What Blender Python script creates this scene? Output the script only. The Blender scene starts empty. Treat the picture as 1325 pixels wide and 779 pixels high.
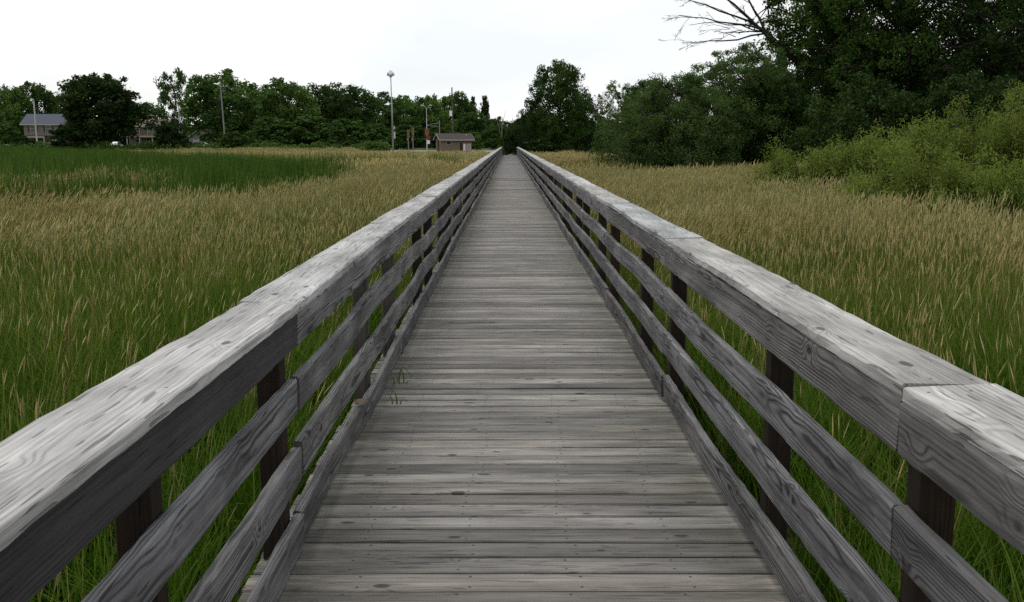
import bpy, math, random
import numpy as np
from mathutils import Vector, Matrix, Euler

# ------------------------------------------------------------------ camera, sky, sun, exposure
SC = bpy.context.scene
COL = SC.collection
R = math.radians
DECK = 0.60                      # deck surface above the marsh
CAMZ = DECK + 1.60
F = 1300.0 / 1325.0              # focal length over image width
VPX, HOR = 658.5, 184.0          # where the deck's edges meet, and the horizon, in the photograph

cd = bpy.data.cameras.new("camera")
cam = bpy.data.objects.new("camera", cd)
COL.objects.link(cam)
cd.sensor_width = 36.0
cd.lens = 36.0 * F
cd.clip_start, cd.clip_end = 0.05, 3000
cam.location = (0, 0, CAMZ)
cam.rotation_euler = (R(90 - math.degrees(math.atan((389.5 - HOR) / 1300))), 0, -math.atan((662.5 - VPX) / 1300))
SC.camera = cam

SUN_EL, SUN_AZ = R(66), R(-35)   # azimuth from +Y towards +X
w = bpy.data.worlds.new("World")
SC.world = w
w.use_nodes = True
nt = w.node_tree
nt.nodes.clear()
n_out = nt.nodes.new('ShaderNodeOutputWorld')
n_bg = nt.nodes.new('ShaderNodeBackground')
n_sky = nt.nodes.new('ShaderNodeTexSky')
n_sky.sky_type = 'NISHITA'
n_sky.sun_disc = False
n_sky.sun_elevation = SUN_EL
n_sky.sun_rotation = SUN_AZ
n_tc = nt.nodes.new('ShaderNodeTexCoord')
n_map = nt.nodes.new('ShaderNodeMapping')
n_map.inputs['Scale'].default_value = (1, 1, 3.0)
n_no = nt.nodes.new('ShaderNodeTexNoise')
n_no.inputs['Scale'].default_value = 1.7
n_no.inputs['Detail'].default_value = 5
n_rp = nt.nodes.new('ShaderNodeMapRange')
n_rp.inputs['From Min'].default_value = 0.28
n_rp.inputs['From Max'].default_value = 0.52
n_rp.inputs['To Min'].default_value = 0.40
n_mx = nt.nodes.new('ShaderNodeMix')
n_mx.data_type = 'RGBA'
n_mx.inputs[7].default_value = (10.0, 10.12, 10.25, 1)      # overcast cloud sheet
n_cl = nt.nodes.new('ShaderNodeMix')
n_cl.data_type = 'RGBA'
n_cl.inputs[6].default_value = (9.2, 9.75, 10.0, 1)
n_cl.inputs[7].default_value = (10.5, 10.52, 10.55, 1)
n_n2 = nt.nodes.new('ShaderNodeTexNoise')
n_n2.inputs['Scale'].default_value = 2.6
n_n2.inputs['Detail'].default_value = 6
n_r2 = nt.nodes.new('ShaderNodeMapRange')
n_r2.inputs['From Min'].default_value = 0.36
n_r2.inputs['From Max'].default_value = 0.54
nt.links.new(n_map.outputs[0], n_n2.inputs['Vector'])
nt.links.new(n_n2.outputs['Fac'], n_r2.inputs['Value'])
nt.links.new(n_r2.outputs[0], n_cl.inputs[0])
nt.links.new(n_cl.outputs[2], n_mx.inputs[7])
nt.links.new(n_tc.outputs['Generated'], n_map.inputs['Vector'])
nt.links.new(n_map.outputs[0], n_no.inputs['Vector'])
nt.links.new(n_no.outputs['Fac'], n_rp.inputs['Value'])
nt.links.new(n_rp.outputs[0], n_mx.inputs[0])
nt.links.new(n_sky.outputs[0], n_mx.inputs[6])
nt.links.new(n_mx.outputs[2], n_bg.inputs['Color'])
n_bg.inputs['Strength'].default_value = 0.10
nt.links.new(n_bg.outputs[0], n_out.inputs['Surface'])

sd = bpy.data.lights.new("sun", 'SUN')
sd.energy = 1.3
sd.angle = R(25)
sd.color = (1.0, 0.97, 0.92)
so = bpy.data.objects.new("sun", sd)
COL.objects.link(so)
sdir = Vector((math.sin(SUN_AZ) * math.cos(SUN_EL), math.cos(SUN_AZ) * math.cos(SUN_EL), math.sin(SUN_EL)))
so.rotation_euler = sdir.to_track_quat('Z', 'Y').to_euler()

SC.view_settings.view_transform = 'Standard'
SC.view_settings.look = 'None'
SC.view_settings.exposure = 0.0
SC.view_settings.gamma = 1.0
SC.view_settings.use_curve_mapping = False
SC.render.engine = 'CYCLES'
SC.cycles.max_bounces = 6
SC.cycles.diffuse_bounces = 3
SC.cycles.glossy_bounces = 2
SC.cycles.transmission_bounces = 3
SC.cycles.transparent_max_bounces = 4
SC.cycles.caustics_reflective = False
SC.cycles.caustics_refractive = False
SC.cycles.use_denoising = False

# ------------------------------------------------------------------ helpers
def px_x(px, D):
    return (px - VPX) / 1300.0 * D * 0.9877
def px_z(py, D):
    return CAMZ + (HOR - py) / 1325.0 * D
def ground_z(x, y):
    t = np.clip((np.asarray(y, float) - 152) / 20, 0, 1)
    return 0.75 * t * t * (3 - 2 * t)
def gz(x, y):
    return float(ground_z(x, y))

def tag(o, label=None, cat=None, group=None, kind=None):
    if label: o['label'] = label
    if cat: o['category'] = cat
    if group: o['group'] = group
    if kind: o['kind'] = kind
    return o
def link(name, me, parent=None, loc=(0, 0, 0), rot=(0, 0, 0), mat=None):
    o = bpy.data.objects.new(name, me)
    COL.objects.link(o)
    o.parent = parent
    o.location = loc
    o.rotation_euler = rot
    if mat is not None and me is not None and len(me.materials) == 0:
        me.materials.append(mat)
    return o
def empty(name, loc=(0, 0, 0), rz=0, parent=None):
    o = link(name, None, parent, loc, (0, 0, rz))
    o.empty_display_size = 0.2
    return o

def np_mesh(name, verts, faces, mats=(), fmat=None, attrs=None, smooth=False):
    """verts (n,3); faces: list of (m,k) integer arrays with k = 3 or 4"""
    me = bpy.data.meshes.new(name)
    verts = np.asarray(verts, np.float32)
    if not isinstance(faces, (list, tuple)):
        faces = [faces]
    faces = [np.asarray(f, np.int32) for f in faces if len(f)]
    tot = np.concatenate([np.full(len(f), f.shape[1], np.int32) for f in faces])
    loops = np.concatenate([f.ravel() for f in faces])
    st = np.zeros(len(tot), np.int32)
    st[1:] = np.cumsum(tot)[:-1]
    me.vertices.add(len(verts)); me.vertices.foreach_set('co', verts.ravel())
    me.loops.add(len(loops)); me.loops.foreach_set('vertex_index', loops)
    me.polygons.add(len(tot)); me.polygons.foreach_set('loop_start', st)
    for m in mats: me.materials.append(m)
    if fmat is not None: me.polygons.foreach_set('material_index', np.asarray(fmat, np.int32))
    if attrs:
        for k, v in attrs.items():
            a = me.attributes.new(k, 'FLOAT', 'POINT')
            a.data.foreach_set('value', np.asarray(v, np.float32))
    me.polygons.foreach_set('use_smooth', np.full(len(tot), smooth))
    me.update(calc_edges=True)
    me.validate()
    return me

class MB:
    """collects boxes, prisms and tubes into one mesh"""
    def __init__(s): s.v, s.f = [], []
    def add(s, vs, fs):
        b = len(s.v); s.v += [tuple(p) for p in vs]; s.f += [tuple(i + b for i in f) for f in fs]; return s
    def box(s, x0, x1, y0, y1, z0, z1):
        return s.add([(x0, y0, z0), (x1, y0, z0), (x1, y1, z0), (x0, y1, z0), (x0, y0, z1), (x1, y0, z1), (x1, y1, z1), (x0, y1, z1)],
                     [(0, 3, 2, 1), (4, 5, 6, 7), (0, 1, 5, 4), (1, 2, 6, 5), (2, 3, 7, 6), (3, 0, 4, 7)])
    def prism(s, poly, axis, a, b):
        """polygon of 2D points extruded along axis ('x': points are (y,z), 'y': (x,z), 'z': (x,y))"""
        n = len(poly)
        mk = {'x': lambda p, t: (t, p[0], p[1]), 'y': lambda p, t: (p[0], t, p[1]), 'z': lambda p, t: (p[0], p[1], t)}[axis]
        vs = [mk(p, a) for p in poly] + [mk(p, b) for p in poly]
        return s.add(vs, [tuple(range(n))[::-1], tuple(range(n, 2 * n))] + [(i, (i + 1) % n, n + (i + 1) % n, n + i) for i in range(n)])
    def tube(s, pts, rads, n=8, cap=True):
        pts = [Vector(p) for p in pts]
        if not hasattr(rads, '__len__'): rads = [rads] * len(pts)
        vs = []
        up = Vector((0, 0, 1))
        for i, p in enumerate(pts):
            d = (pts[min(i + 1, len(pts) - 1)] - pts[max(i - 1, 0)])
            d = d.normalized() if d.length > 1e-9 else up
            a = d.cross(Vector((0.31, 0.95, 0.05)) if abs(d.z) > 0.8 else up).normalized()
            b = d.cross(a).normalized()
            for k in range(n):
                t = 2 * math.pi * k / n
                vs.append(p + (a * math.cos(t) + b * math.sin(t)) * rads[i])
        fs = [(i * n + k, i * n + (k + 1) % n, (i + 1) * n + (k + 1) % n, (i + 1) * n + k) for i in range(len(pts) - 1) for k in range(n)]
        if cap: fs += [tuple(range(n))[::-1], tuple((len(pts) - 1) * n + k for k in range(n))]
        return s.add(vs, fs)
    def ball(s, c, r, nu=10, nv=7, sz=1.0):
        vs, fs = [], []
        for j in range(nv + 1):
            ph = math.pi * j / nv
            for i in range(nu):
                th = 2 * math.pi * i / nu
                vs.append((c[0] + r * math.sin(ph) * math.cos(th), c[1] + r * math.sin(ph) * math.sin(th), c[2] + r * sz * math.cos(ph)))
        for j in range(nv):
            for i in range(nu):
                fs.append((j * nu + i, (j + 1) * nu + i, (j + 1) * nu + (i + 1) % nu, j * nu + (i + 1) % nu))
        return s.add(vs, fs)
    def mesh(s, name, mat=None, smooth=False):
        me = bpy.data.meshes.new(name)
        me.from_pydata(s.v, [], s.f)
        if mat: me.materials.append(mat)
        if smooth: me.polygons.foreach_set('use_smooth', [True] * len(me.polygons))
        me.update()
        return me
    def build(s, name, mat, parent=None, loc=(0, 0, 0), rot=(0, 0, 0), smooth=False):
        return link(name, s.mesh(name, mat, smooth), parent, loc, rot)

# ------------------------------------------------------------------ materials
class NT:
    def __init__(s, name):
        s.m = bpy.data.materials.new(name)
        s.m.use_nodes = True
        s.t = s.m.node_tree
        s.t.nodes.clear()
        s.out = s.t.nodes.new('ShaderNodeOutputMaterial')
    def n(s, typ, **kw):
        nd = s.t.nodes.new(typ)
        for k, v in kw.items(): setattr(nd, k, v)
        return nd
    def put(s, sock, v):
        if hasattr(v, 'links') or isinstance(v, bpy.types.NodeSocket): s.t.links.new(v, sock)
        else: sock.default_value = v
    def math(s, op, a, b=0.0, c=0.0, clamp=False):
        nd = s.n('ShaderNodeMath', operation=op, use_clamp=clamp)
        s.put(nd.inputs[0], a); s.put(nd.inputs[1], b); s.put(nd.inputs[2], c)
        return nd.outputs[0]
    def xyz(s, x, y, z):
        nd = s.n('ShaderNodeCombineXYZ')
        s.put(nd.inputs[0], x); s.put(nd.inputs[1], y); s.put(nd.inputs[2], z)
        return nd.outputs[0]
    def noise(s, vec, scale=1.0, detail=2.0, rough=0.5):
        nd = s.n('ShaderNodeTexNoise')
        s.put(nd.inputs['Vector'], vec)
        nd.inputs['Scale'].default_value = scale; nd.inputs['Detail'].default_value = detail; nd.inputs['Roughness'].default_value = rough
        return nd.outputs['Fac']
    def rng(s, v, a, b, c=0.0, d=1.0, smooth=False):
        nd = s.n('ShaderNodeMapRange')
        if smooth: nd.interpolation_type = 'SMOOTHSTEP'
        s.put(nd.inputs['Value'], v)
        for k, q in zip(('From Min', 'From Max', 'To Min', 'To Max'), (a, b, c, d)): s.put(nd.inputs[k], q)
        return nd.outputs[0]
    def mix(s, f, a, b, blend='MIX'):
        nd = s.n('ShaderNodeMix', data_type='RGBA', blend_type=blend)
        s.put(nd.inputs[0], f)
        for i, q in ((6, a), (7, b)):
            if isinstance(q, (tuple, list)) and len(q) == 3: q = (*q, 1)
            s.put(nd.inputs[i], q)
        return nd.outputs[2]
    def scale(s, col, f):
        nd = s.n('ShaderNodeVectorMath', operation='SCALE')
        s.put(nd.inputs[0], col); s.put(nd.inputs['Scale'], f)
        return nd.outputs[0]
    def bump(s, h, dist, strength=1.0):
        nd = s.n('ShaderNodeBump')
        nd.inputs['Strength'].default_value = strength; nd.inputs['Distance'].default_value = dist
        s.put(nd.inputs['Height'], h)
        return nd.outputs[0]
    def pbr(s, col, rough=0.8, normal=None, spec=0.3, metal=0.0):
        nd = s.n('ShaderNodeBsdfPrincipled')
        if isinstance(col, (tuple, list)) and len(col) == 3: col = (*col, 1)
        s.put(nd.inputs['Base Color'], col); s.put(nd.inputs['Roughness'], rough)
        nd.inputs['Specular IOR Level'].default_value = spec; nd.inputs['Metallic'].default_value = metal
        if normal is not None: s.put(nd.inputs['Normal'], normal)
        return nd.outputs[0]
    def done(s, sh):
        s.t.links.new(sh, s.out.inputs['Surface'])
        return s.m

def plain(name, col, rough=0.7, var=0.2, scale=3.0, metal=0.0, spec=0.3):
    t = NT(name)
    tc = t.n('ShaderNodeTexCoord').outputs['Object']
    f = t.noise(tc, scale, 4)
    c = t.scale(t.mix(0.0, col, col), t.rng(f, 0.25, 0.75, 1 - var, 1 + var))
    return t.done(t.pbr(c, rough, None, spec, metal))

def wood_mat(name, light, dark, ring=0.6, pitch=0.0075, knots=1.0, moss=0.0, nails=False, rough=0.75, var=0.16, stain=0.35, streak=0.42, cthr=0.69, kthr=0.74, warm=(1.10, 1.0, 0.86)):
    """weathered softwood; the board's length is its local X"""
    t = NT(name)
    sp = t.n('ShaderNodeSeparateXYZ')
    t.t.links.new(t.n('ShaderNodeTexCoord').outputs['Object'], sp.inputs[0])
    x, y, z = sp.outputs
    rnd = t.n('ShaderNodeObjectInfo').outputs['Random']
    wn = t.n('ShaderNodeTexWhiteNoise', noise_dimensions='1D')
    t.t.links.new(rnd, wn.inputs['W'])
    ws = t.n('ShaderNodeSeparateColor')
    t.t.links.new(wn.outputs['Color'], ws.inputs[0])
    r1, r2, r3 = ws.outputs
    xo = t.math('MULTIPLY_ADD', rnd, 91.7, x)
    # pith wanders along the board
    w1 = t.noise(t.xyz(t.math('MULTIPLY', xo, 0.7), r1, 0.0), 1.0, 2)
    w2 = t.noise(t.xyz(t.math('MULTIPLY', xo, 0.7), 7.3, r2), 1.0, 2)
    yy = t.math('ADD', t.math('ADD', y, t.math('MULTIPLY_ADD', r1, 0.20, -0.10)), t.math('MULTIPLY_ADD', w1, 0.05, -0.025))
    zz = t.math('ADD', t.math('ADD', z, t.math('MULTIPLY_ADD', r2, 0.14, -0.07)), t.math('MULTIPLY_ADD', w2, 0.05, -0.025))
    rr = t.math('SQRT', t.math('ADD', t.math('MULTIPLY', yy, yy), t.math('MULTIPLY', zz, zz)))
    # knots
    vo = t.n('ShaderNodeTexVoronoi', feature='F1')
    vo.inputs['Scale'].default_value = 1.0
    t.put(vo.inputs['Vector'], t.xyz(t.math('MULTIPLY', xo, 4.2), t.math('MULTIPLY_ADD', y, 9.0, t.math('MULTIPLY', r3, 20.0)), t.math('MULTIPLY', z, 9.0)))
    kd = vo.outputs['Distance']
    vs_ = t.n('ShaderNodeSeparateColor')
    t.t.links.new(vo.outputs['Color'], vs_.inputs[0])
    has = t.math('GREATER_THAN', vs_.outputs[0], kthr)
    ksz = t.math('MULTIPLY_ADD', vs_.outputs[1], 0.10, 0.09)
    bend = t.math('MULTIPLY', t.rng(kd, 0.0, 0.45, 0.028 * knots, 0.0, True), has)
    kmask = t.math('MULTIPLY', t.rng(kd, t.math('MULTIPLY', ksz, 0.6), ksz, 1.0, 0.0, True), has)
    rr = t.math('ADD', rr, bend)
    fib = t.noise(t.xyz(t.math('MULTIPLY', xo, 3.5), t.math('MULTIPLY', y, 170), t.math('MULTIPLY', z, 170)), 1.0, 3, 0.6)
    rr = t.math('MULTIPLY_ADD', fib, 0.0018, rr)
    sn = t.math('MULTIPLY_ADD', t.math('SINE', t.math('MULTIPLY', rr, 2 * math.pi / pitch)), 0.5, 0.5)
    late = t.math('POWER', sn, 2.2)
    late = t.math('MULTIPLY', late, t.rng(t.noise(t.xyz(t.math('MULTIPLY', xo, 1.6), t.math('MULTIPLY', y, 9), t.math('MULTIPLY', z, 9)), 1.0, 2), 0.35, 0.62, 0.35, 1.0))
    st = t.noise(t.xyz(t.math('MULTIPLY', xo, 1.4), t.math('MULTIPLY', y, 5), t.math('MULTIPLY', z, 5)), 1.0, 4, 0.6)
    # long pale and dark streaks along the fibre
    stk = t.noise(t.xyz(t.math('MULTIPLY', xo, 1.3), t.math('MULTIPLY', y, 48), t.math('MULTIPLY', z, 48)), 1.0, 3, 0.65)
    # fine drying cracks along the fibre
    ck = t.noise(t.xyz(t.math('MULTIPLY', xo, 5.0), t.math('MULTIPLY', y, 75), t.math('MULTIPLY', z, 75)), 1.0, 1)
    crack = t.rng(ck, cthr, cthr + 0.04, 0.0, 1.0, True)
    c = t.mix(t.math('MULTIPLY', late, ring), light, dark)
    c = t.mix(t.math('MULTIPLY', kmask, 0.85 * min(1.0, knots)), c, tuple(q * 0.36 for q in dark))
    c = t.mix(t.math('MULTIPLY', crack, 0.6), c, tuple(q * 0.35 for q in dark))
    c = t.scale(c, t.math('MULTIPLY', t.rng(fib, 0.25, 0.75, 0.80, 1.20), t.rng(st, 0.3, 0.7, 1 - stain, 1 + stain * 0.6)))
    c = t.scale(c, t.rng(stk, 0.28, 0.72, 1 - streak, 1 + streak * 0.8))
    c = t.scale(c, t.math('MULTIPLY_ADD', r3, 2 * var, 1 - var))
    # some boards warmer, some colder
    c = t.mix(t.math('MULTIPLY', r1, 0.45), c, t.mix(1.0, c, warm, 'MULTIPLY'))
    if moss:
        ax = t.math('ABSOLUTE', x)
        edge = t.rng(ax, 0.45, 0.95, 0.0, 1.0, True)
        mn = t.noise(t.xyz(t.math('MULTIPLY', xo, 4), t.math('MULTIPLY', y, 18), z), 1.0, 4, 0.65)
        mk = t.math('MULTIPLY', edge, t.rng(mn, 0.42, 0.62, 0.0, moss))
        c = t.mix(mk, c, (0.055, 0.062, 0.030))
    if nails == 'cap':
        ax = t.math('ABSOLUTE', x)
        fx = t.math('MINIMUM', t.math('ABSOLUTE', t.math('SUBTRACT', ax, 1.80)), t.math('ABSOLUTE', t.math('SUBTRACT', ax, 0.46)))
        fy = t.math('SUBTRACT', t.math('ABSOLUTE', t.math('MULTIPLY_ADD', r1, 0.03, y)), 0.05)
        q = t.math('SQRT', t.math('ADD', t.math('MULTIPLY', fx, fx), t.math('MULTIPLY', fy, fy)))
        c = t.mix(t.rng(q, 0.004, 0.006, 0.9, 0.0), c, (0.02, 0.017, 0.015))
    elif nails:
        # three pairs of rusted nail heads across each plank
        fx = t.math('ABSOLUTE', t.math('SUBTRACT', t.math('PINGPONG', t.math('ADD', x, t.math('MULTIPLY_ADD', r2, 0.05, 0.0)), 0.41), 0.205))
        fy = t.math('SUBTRACT', t.math('ABSOLUTE', y), 0.042)
        q = t.math('SQRT', t.math('ADD', t.math('MULTIPLY', fx, fx), t.math('MULTIPLY', fy, fy)))
        c = t.mix(t.rng(q, 0.0045, 0.0075, 0.85, 0.0), c, (0.02, 0.017, 0.015))
    h = t.math('ADD', t.math('MULTIPLY', late, 0.5), t.math('MULTIPLY', fib, 0.8))
    h = t.math('SUBTRACT', h, t.math('MULTIPLY', crack, 1.2))
    return t.done(t.pbr(c, rough, t.bump(h, 0.0022, 0.8), 0.25))

def leaf_mat(name, c1, c2, trans=0.3, rough=0.6, obj_var=0.25):
    t = NT(name)
    a = t.n('ShaderNodeAttribute', attribute_name='tint').outputs['Fac']
    rnd = t.n('ShaderNodeObjectInfo').outputs['Random']
    c = t.mix(a, c1, c2)
    c = t.scale(c, t.math('MULTIPLY_ADD', rnd, 2 * obj_var, 1 - obj_var))
    d = t.pbr(c, rough, None, 0.05)
    tr = t.n('ShaderNodeBsdfTranslucent')
    t.t.links.new(t.mix(1.0, c, (1.15, 1.2, 0.6), 'MULTIPLY'), tr.inputs['Color'])
    ms = t.n('ShaderNodeMixShader')
    ms.inputs[0].default_value = trans
    t.t.links.new(d, ms.inputs[1]); t.t.links.new(tr.outputs[0], ms.inputs[2])
    return t.done(ms.outputs[0])

def grass_mat(name, fresh, dry, lo, hi, trans=0.3, amount=1.0):
    """colour goes from fresh to dry in drifts across the marsh and from blade to blade"""
    t = NT(name)
    pos = t.n('ShaderNodeNewGeometry').outputs['Position']
    a = t.n('ShaderNodeAttribute', attribute_name='tint').outputs['Fac']
    n1 = t.noise(pos, 0.11, 3)
    n2 = t.noise(pos, 0.9, 2)
    v = t.math('ADD', t.math('MULTIPLY', n1, 1.0), t.math('MULTIPLY_ADD', n2, 0.5, -0.25))
    v = t.math('ADD', v, t.math('MULTIPLY_ADD', a, 0.5, -0.25))
    c = t.mix(t.rng(v, lo, hi, 0.0, amount), fresh, dry)
    c = t.scale(c, t.math('MULTIPLY_ADD', a, 0.5, 0.75))
    d = t.pbr(c, 0.6, None, 0.06)
    tr = t.n('ShaderNodeBsdfTranslucent')
    t.t.links.new(t.mix(1.0, c, (1.1, 1.2, 0.6), 'MULTIPLY'), tr.inputs['Color'])
    ms = t.n('ShaderNodeMixShader')
    ms.inputs[0].default_value = trans
    t.t.links.new(d, ms.inputs[1]); t.t.links.new(tr.outputs[0], ms.inputs[2])
    return t.done(ms.outputs[0])

M = {}
M['deck'] = wood_mat('weathered_deck_wood', (0.215, 0.205, 0.192), (0.075, 0.070, 0.064), 0.5, 0.010, 1.0, 0.6, True, 0.75, 0.38, 0.45, 0.34, 0.66, 0.25, (1.12, 1.0, 0.86))
M['cap'] = wood_mat('bleached_cap_wood', (0.390, 0.392, 0.395), (0.145, 0.143, 0.145), 0.52, 0.015, 1.3, 0, 'cap', 0.7, 0.12, 0.50, 0.26, 0.665, 0.35)
M['rail'] = wood_mat('grey_rail_wood', (0.160, 0.160, 0.166), (0.020, 0.019, 0.021), 0.95, 0.0085, 1.0, 0, False, 0.75, 0.22, 0.6, 0.5)
M['fascia'] = wood_mat('grey_fascia_wood', (0.165, 0.164, 0.168), (0.020, 0.019, 0.020), 0.95, 0.0105, 1.2, 0, False, 0.75, 0.2, 0.55, 0.45)
M['dark_fascia'] = wood_mat('shade_toned_fascia_wood', (0.045, 0.045, 0.049), (0.022, 0.022, 0.024), 0.5, 0.0115, 0.6, 0, False, 0.75, 0.05)  # shade under the cap overhang is put into this darker wood colour
M['post'] = wood_mat('brown_post_wood', (0.022, 0.014, 0.008), (0.011, 0.008, 0.005), 0.6, 0.009, 0.5, 0, False, 0.85, 0.3)
M['grey_post'] = wood_mat('grey_post_wood', (0.075, 0.070, 0.060), (0.036, 0.033, 0.030), 0.5, 0.009, 0.5, 0, False, 0.8, 0.2)

t = NT('marsh_soil')
tc = t.n('ShaderNodeNewGeometry').outputs['Position']
M['soil'] = t.done(t.pbr(t.mix(t.noise(tc, 0.6, 5), (0.035, 0.04, 0.016), (0.085, 0.07, 0.035)), 0.95))
M['verge'] = plain('mown_verge', (0.075, 0.105, 0.03), 0.9, 0.3, 0.5)
M['gravel'] = plain('pale_gravel', (0.34, 0.31, 0.26), 0.95, 0.2, 2.0)
M['asphalt'] = plain('asphalt', (0.06, 0.06, 0.062), 0.9, 0.2, 1.0)
M['dirt'] = plain('trodden_dirt', (0.16, 0.14, 0.11), 0.95, 0.25, 2.0)
M['bark'] = plain('bark', (0.032, 0.026, 0.021), 0.9, 0.35, 6.0)
M['dead_bark'] = plain('dead_bark', (0.03, 0.025, 0.024), 0.9, 0.3, 6.0)
M['pale_snag'] = plain('bleached_snag', (0.22, 0.19, 0.17), 0.9, 0.3, 6.0)
M['twig'] = plain('shrub_stem', (0.09, 0.06, 0.035), 0.8, 0.3, 8.0)

M['blade'] = grass_mat('grass_blade', (0.088, 0.146, 0.018), (0.215, 0.195, 0.060), 0.46, 0.90, 0.35)
M['lush'] = grass_mat('lush_blade', (0.052, 0.116, 0.010), (0.098, 0.152, 0.023), 0.40, 0.80, 0.35)
M['seed'] = grass_mat('grass_seed_head', (0.380, 0.365, 0.155), (0.50, 0.395, 0.175), 0.36, 0.70, 0.2)
M['straw'] = grass_mat('grass_stem', (0.150, 0.175, 0.045), (0.280, 0.225, 0.085), 0.38, 0.74, 0.25)
M['reed'] = grass_mat('reed_blade', (0.036, 0.080, 0.012), (0.082, 0.130, 0.024), 0.40, 0.80, 0.25)
M['dock'] = grass_mat('dock_spike', (0.15, 0.11, 0.042), (0.20, 0.14, 0.055), 0.36, 0.66, 0.1)

# ------------------------------------------------------------------ the setting: ground, lot, road
ys = np.concatenate([np.linspace(-40, 100, 15), np.linspace(108, 180, 19), [200, 260, 400, 700, 1500]])
xs = np.concatenate([[-1200, -600, -300], np.linspace(-180, 120, 31), [300, 600, 1200]])
gx, gy = np.meshgrid(xs, ys)
gzz = ground_z(gx, gy)
nx, ny = len(xs), len(ys)
idx = np.arange(nx * ny).reshape(ny, nx)
quads = np.stack([idx[:-1, :-1], idx[:-1, 1:], idx[1:, 1:], idx[1:, :-1]], -1).reshape(-1, 4)
o = link('ground', np_mesh('ground', np.stack([gx, gy, gzz], -1).reshape(-1, 3), quads, [M['soil']], smooth=True))
tag(o, kind='structure')

def sheet(name, x0, x1, y0, y1, mat, lift, nxs=12, nys=12):
    X, Y = np.meshgrid(np.linspace(x0, x1, nxs), np.linspace(y0, y1, nys))
    I = np.arange(nxs * nys).reshape(nys, nxs)
    Q = np.stack([I[:-1, :-1], I[:-1, 1:], I[1:, 1:], I[1:, :-1]], -1).reshape(-1, 4)
    return tag(link(name, np_mesh(name, np.stack([X, Y, ground_z(X, Y) + lift], -1).reshape(-1, 3), Q, [mat])), kind='structure')
sheet('mown_verge', -150, 60, 168, 232, M['verge'], 0.03, 20, 20)
sheet('gravel_lot', -22, -2.5, 164, 171, M['gravel'], 0.06)
sheet('road', -140, -24, 190, 197, M['asphalt'], 0.06)
sheet('footpath', -0.8, 1.0, 127, 168, M['dirt'], 0.07, 3, 24)

# ------------------------------------------------------------------ the boardwalk
rnd = random.Random(7)
walk = empty('boardwalk', (0, 0, 0))
tag(walk, 'long straight weathered wooden boardwalk with plank deck and slatted railings across the marsh', 'boardwalk')
PER, END = 3.72, 126.6
XL, XR = -0.816, 0.952          # inner faces of the rails
DX0, DX1 = -0.965, 1.065          # plank ends

def board_mesh(name, L, b, h, seed, wy=0.010, wz=0.008, seg=10, ch=0.004, mat=None, chew=0.0):
    """board along local X (centred), b wide in Y, h high in Z, bowed and a little twisted"""
    r = random.Random(seed)
    ph = [r.uniform(0, 6.28) for _ in range(4)]
    vs, fs = [], []
    c = min(ch, b * .3, h * .3)
    sec = [(-b/2 + c, -h/2), (b/2 - c, -h/2), (b/2, -h/2 + c), (b/2, h/2 - c), (b/2 - c, h/2), (-b/2 + c, h/2), (-b/2, h/2 - c), (-b/2, -h/2 + c)]
    for i in range(seg + 1):
        u = i / seg
        env = math.sin(math.pi * u) * .7 + .3
        oy = wy * env * (math.sin(3.1 * u * 2 + ph[0]) + .5 * math.sin(9.0 * u + ph[1]))
        oz = wz * env * (math.sin(2.7 * u * 2 + ph[2]) + .4 * math.sin(8.0 * u + ph[3]))
        tw = 0.03 * math.sin(3 * u + ph[1])
        for (y, z) in sec:
            jy, jz = (r.uniform(-chew, chew), r.uniform(-chew, chew)) if chew else (0, 0)
            vs.append((-L/2 + L * u, y + oy - z * tw + jy, z + oz + y * tw + jz))
    for i in range(seg):
        for k in range(8):
            fs.append((i*8 + k, i*8 + (k+1) % 8, (i+1)*8 + (k+1) % 8, (i+1)*8 + k))
    fs += [tuple(range(8))[::-1], tuple(seg*8 + k for k in range(8))]
    me = bpy.data.meshes.new(name)
    me.from_pydata(vs, [], [f[::-1] for f in fs])
    if mat: me.materials.append(mat)
    me.update()
    return me

# deck: three long joists carry the planks
mb = MB()
for x in (-0.86, 0.065, 0.99):
    mb.box(x - 0.04, x + 0.04, -3.0, END, DECK - 0.27, DECK - 0.04)
for k in range(36):
    yy = 0.4 + 3.72 * k
    if yy < END: mb.box(-0.90, 1.03, yy - 0.045, yy + 0.045, DECK - 0.42, DECK - 0.272)
deck = mb.build('deck', M['post'], walk)
PL = DX1 - DX0
pmesh = [board_mesh('plank', PL, 0.1310, 0.038, 100 + i, 0.0016, 0.0016, 4, 0.005, M['deck'], 0.0006) for i in range(14)]
y = -3.0
n_part, far = 0, MB()
cx = (DX0 + DX1) / 2
k = 0
while y < END:
    wdt = 0.1425 + rnd.uniform(-0.0035, 0.003) + (0.004 if rnd.random() < .15 else 0)
    dz = rnd.uniform(-0.0025, 0.0025)
    if y > 3.0 and n_part < 300:
        o = link('plank', pmesh[k % 14] if rnd.random() < .5 else rnd.choice(pmesh), deck,
                 (cx + rnd.uniform(-.007, .007), y + wdt / 2, DECK - 0.019 + dz), (rnd.uniform(-.010, .010), rnd.uniform(-.0012, .0012), rnd.choice((0, math.pi)) + rnd.uniform(-.0012, .0012)))
        n_part += 1
    else:
        far.box(DX0 + rnd.uniform(-.02, .02), DX1 + rnd.uniform(-.02, .02), y + .004, y + wdt - .004, DECK - .038, DECK + dz)
    y += wdt
    k += 1
t = NT('far_deck_wood')
gp = t.n('ShaderNodeNewGeometry')
sp = t.n('ShaderNodeSeparateXYZ'); t.t.links.new(gp.outputs['Position'], sp.inputs[0])
isl = gp.outputs['Random Per Island']
fb = t.noise(t.xyz(t.math('MULTIPLY', sp.outputs[0], 4), t.math('MULTIPLY', sp.outputs[1], 60), isl), 1.0, 3)
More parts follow.
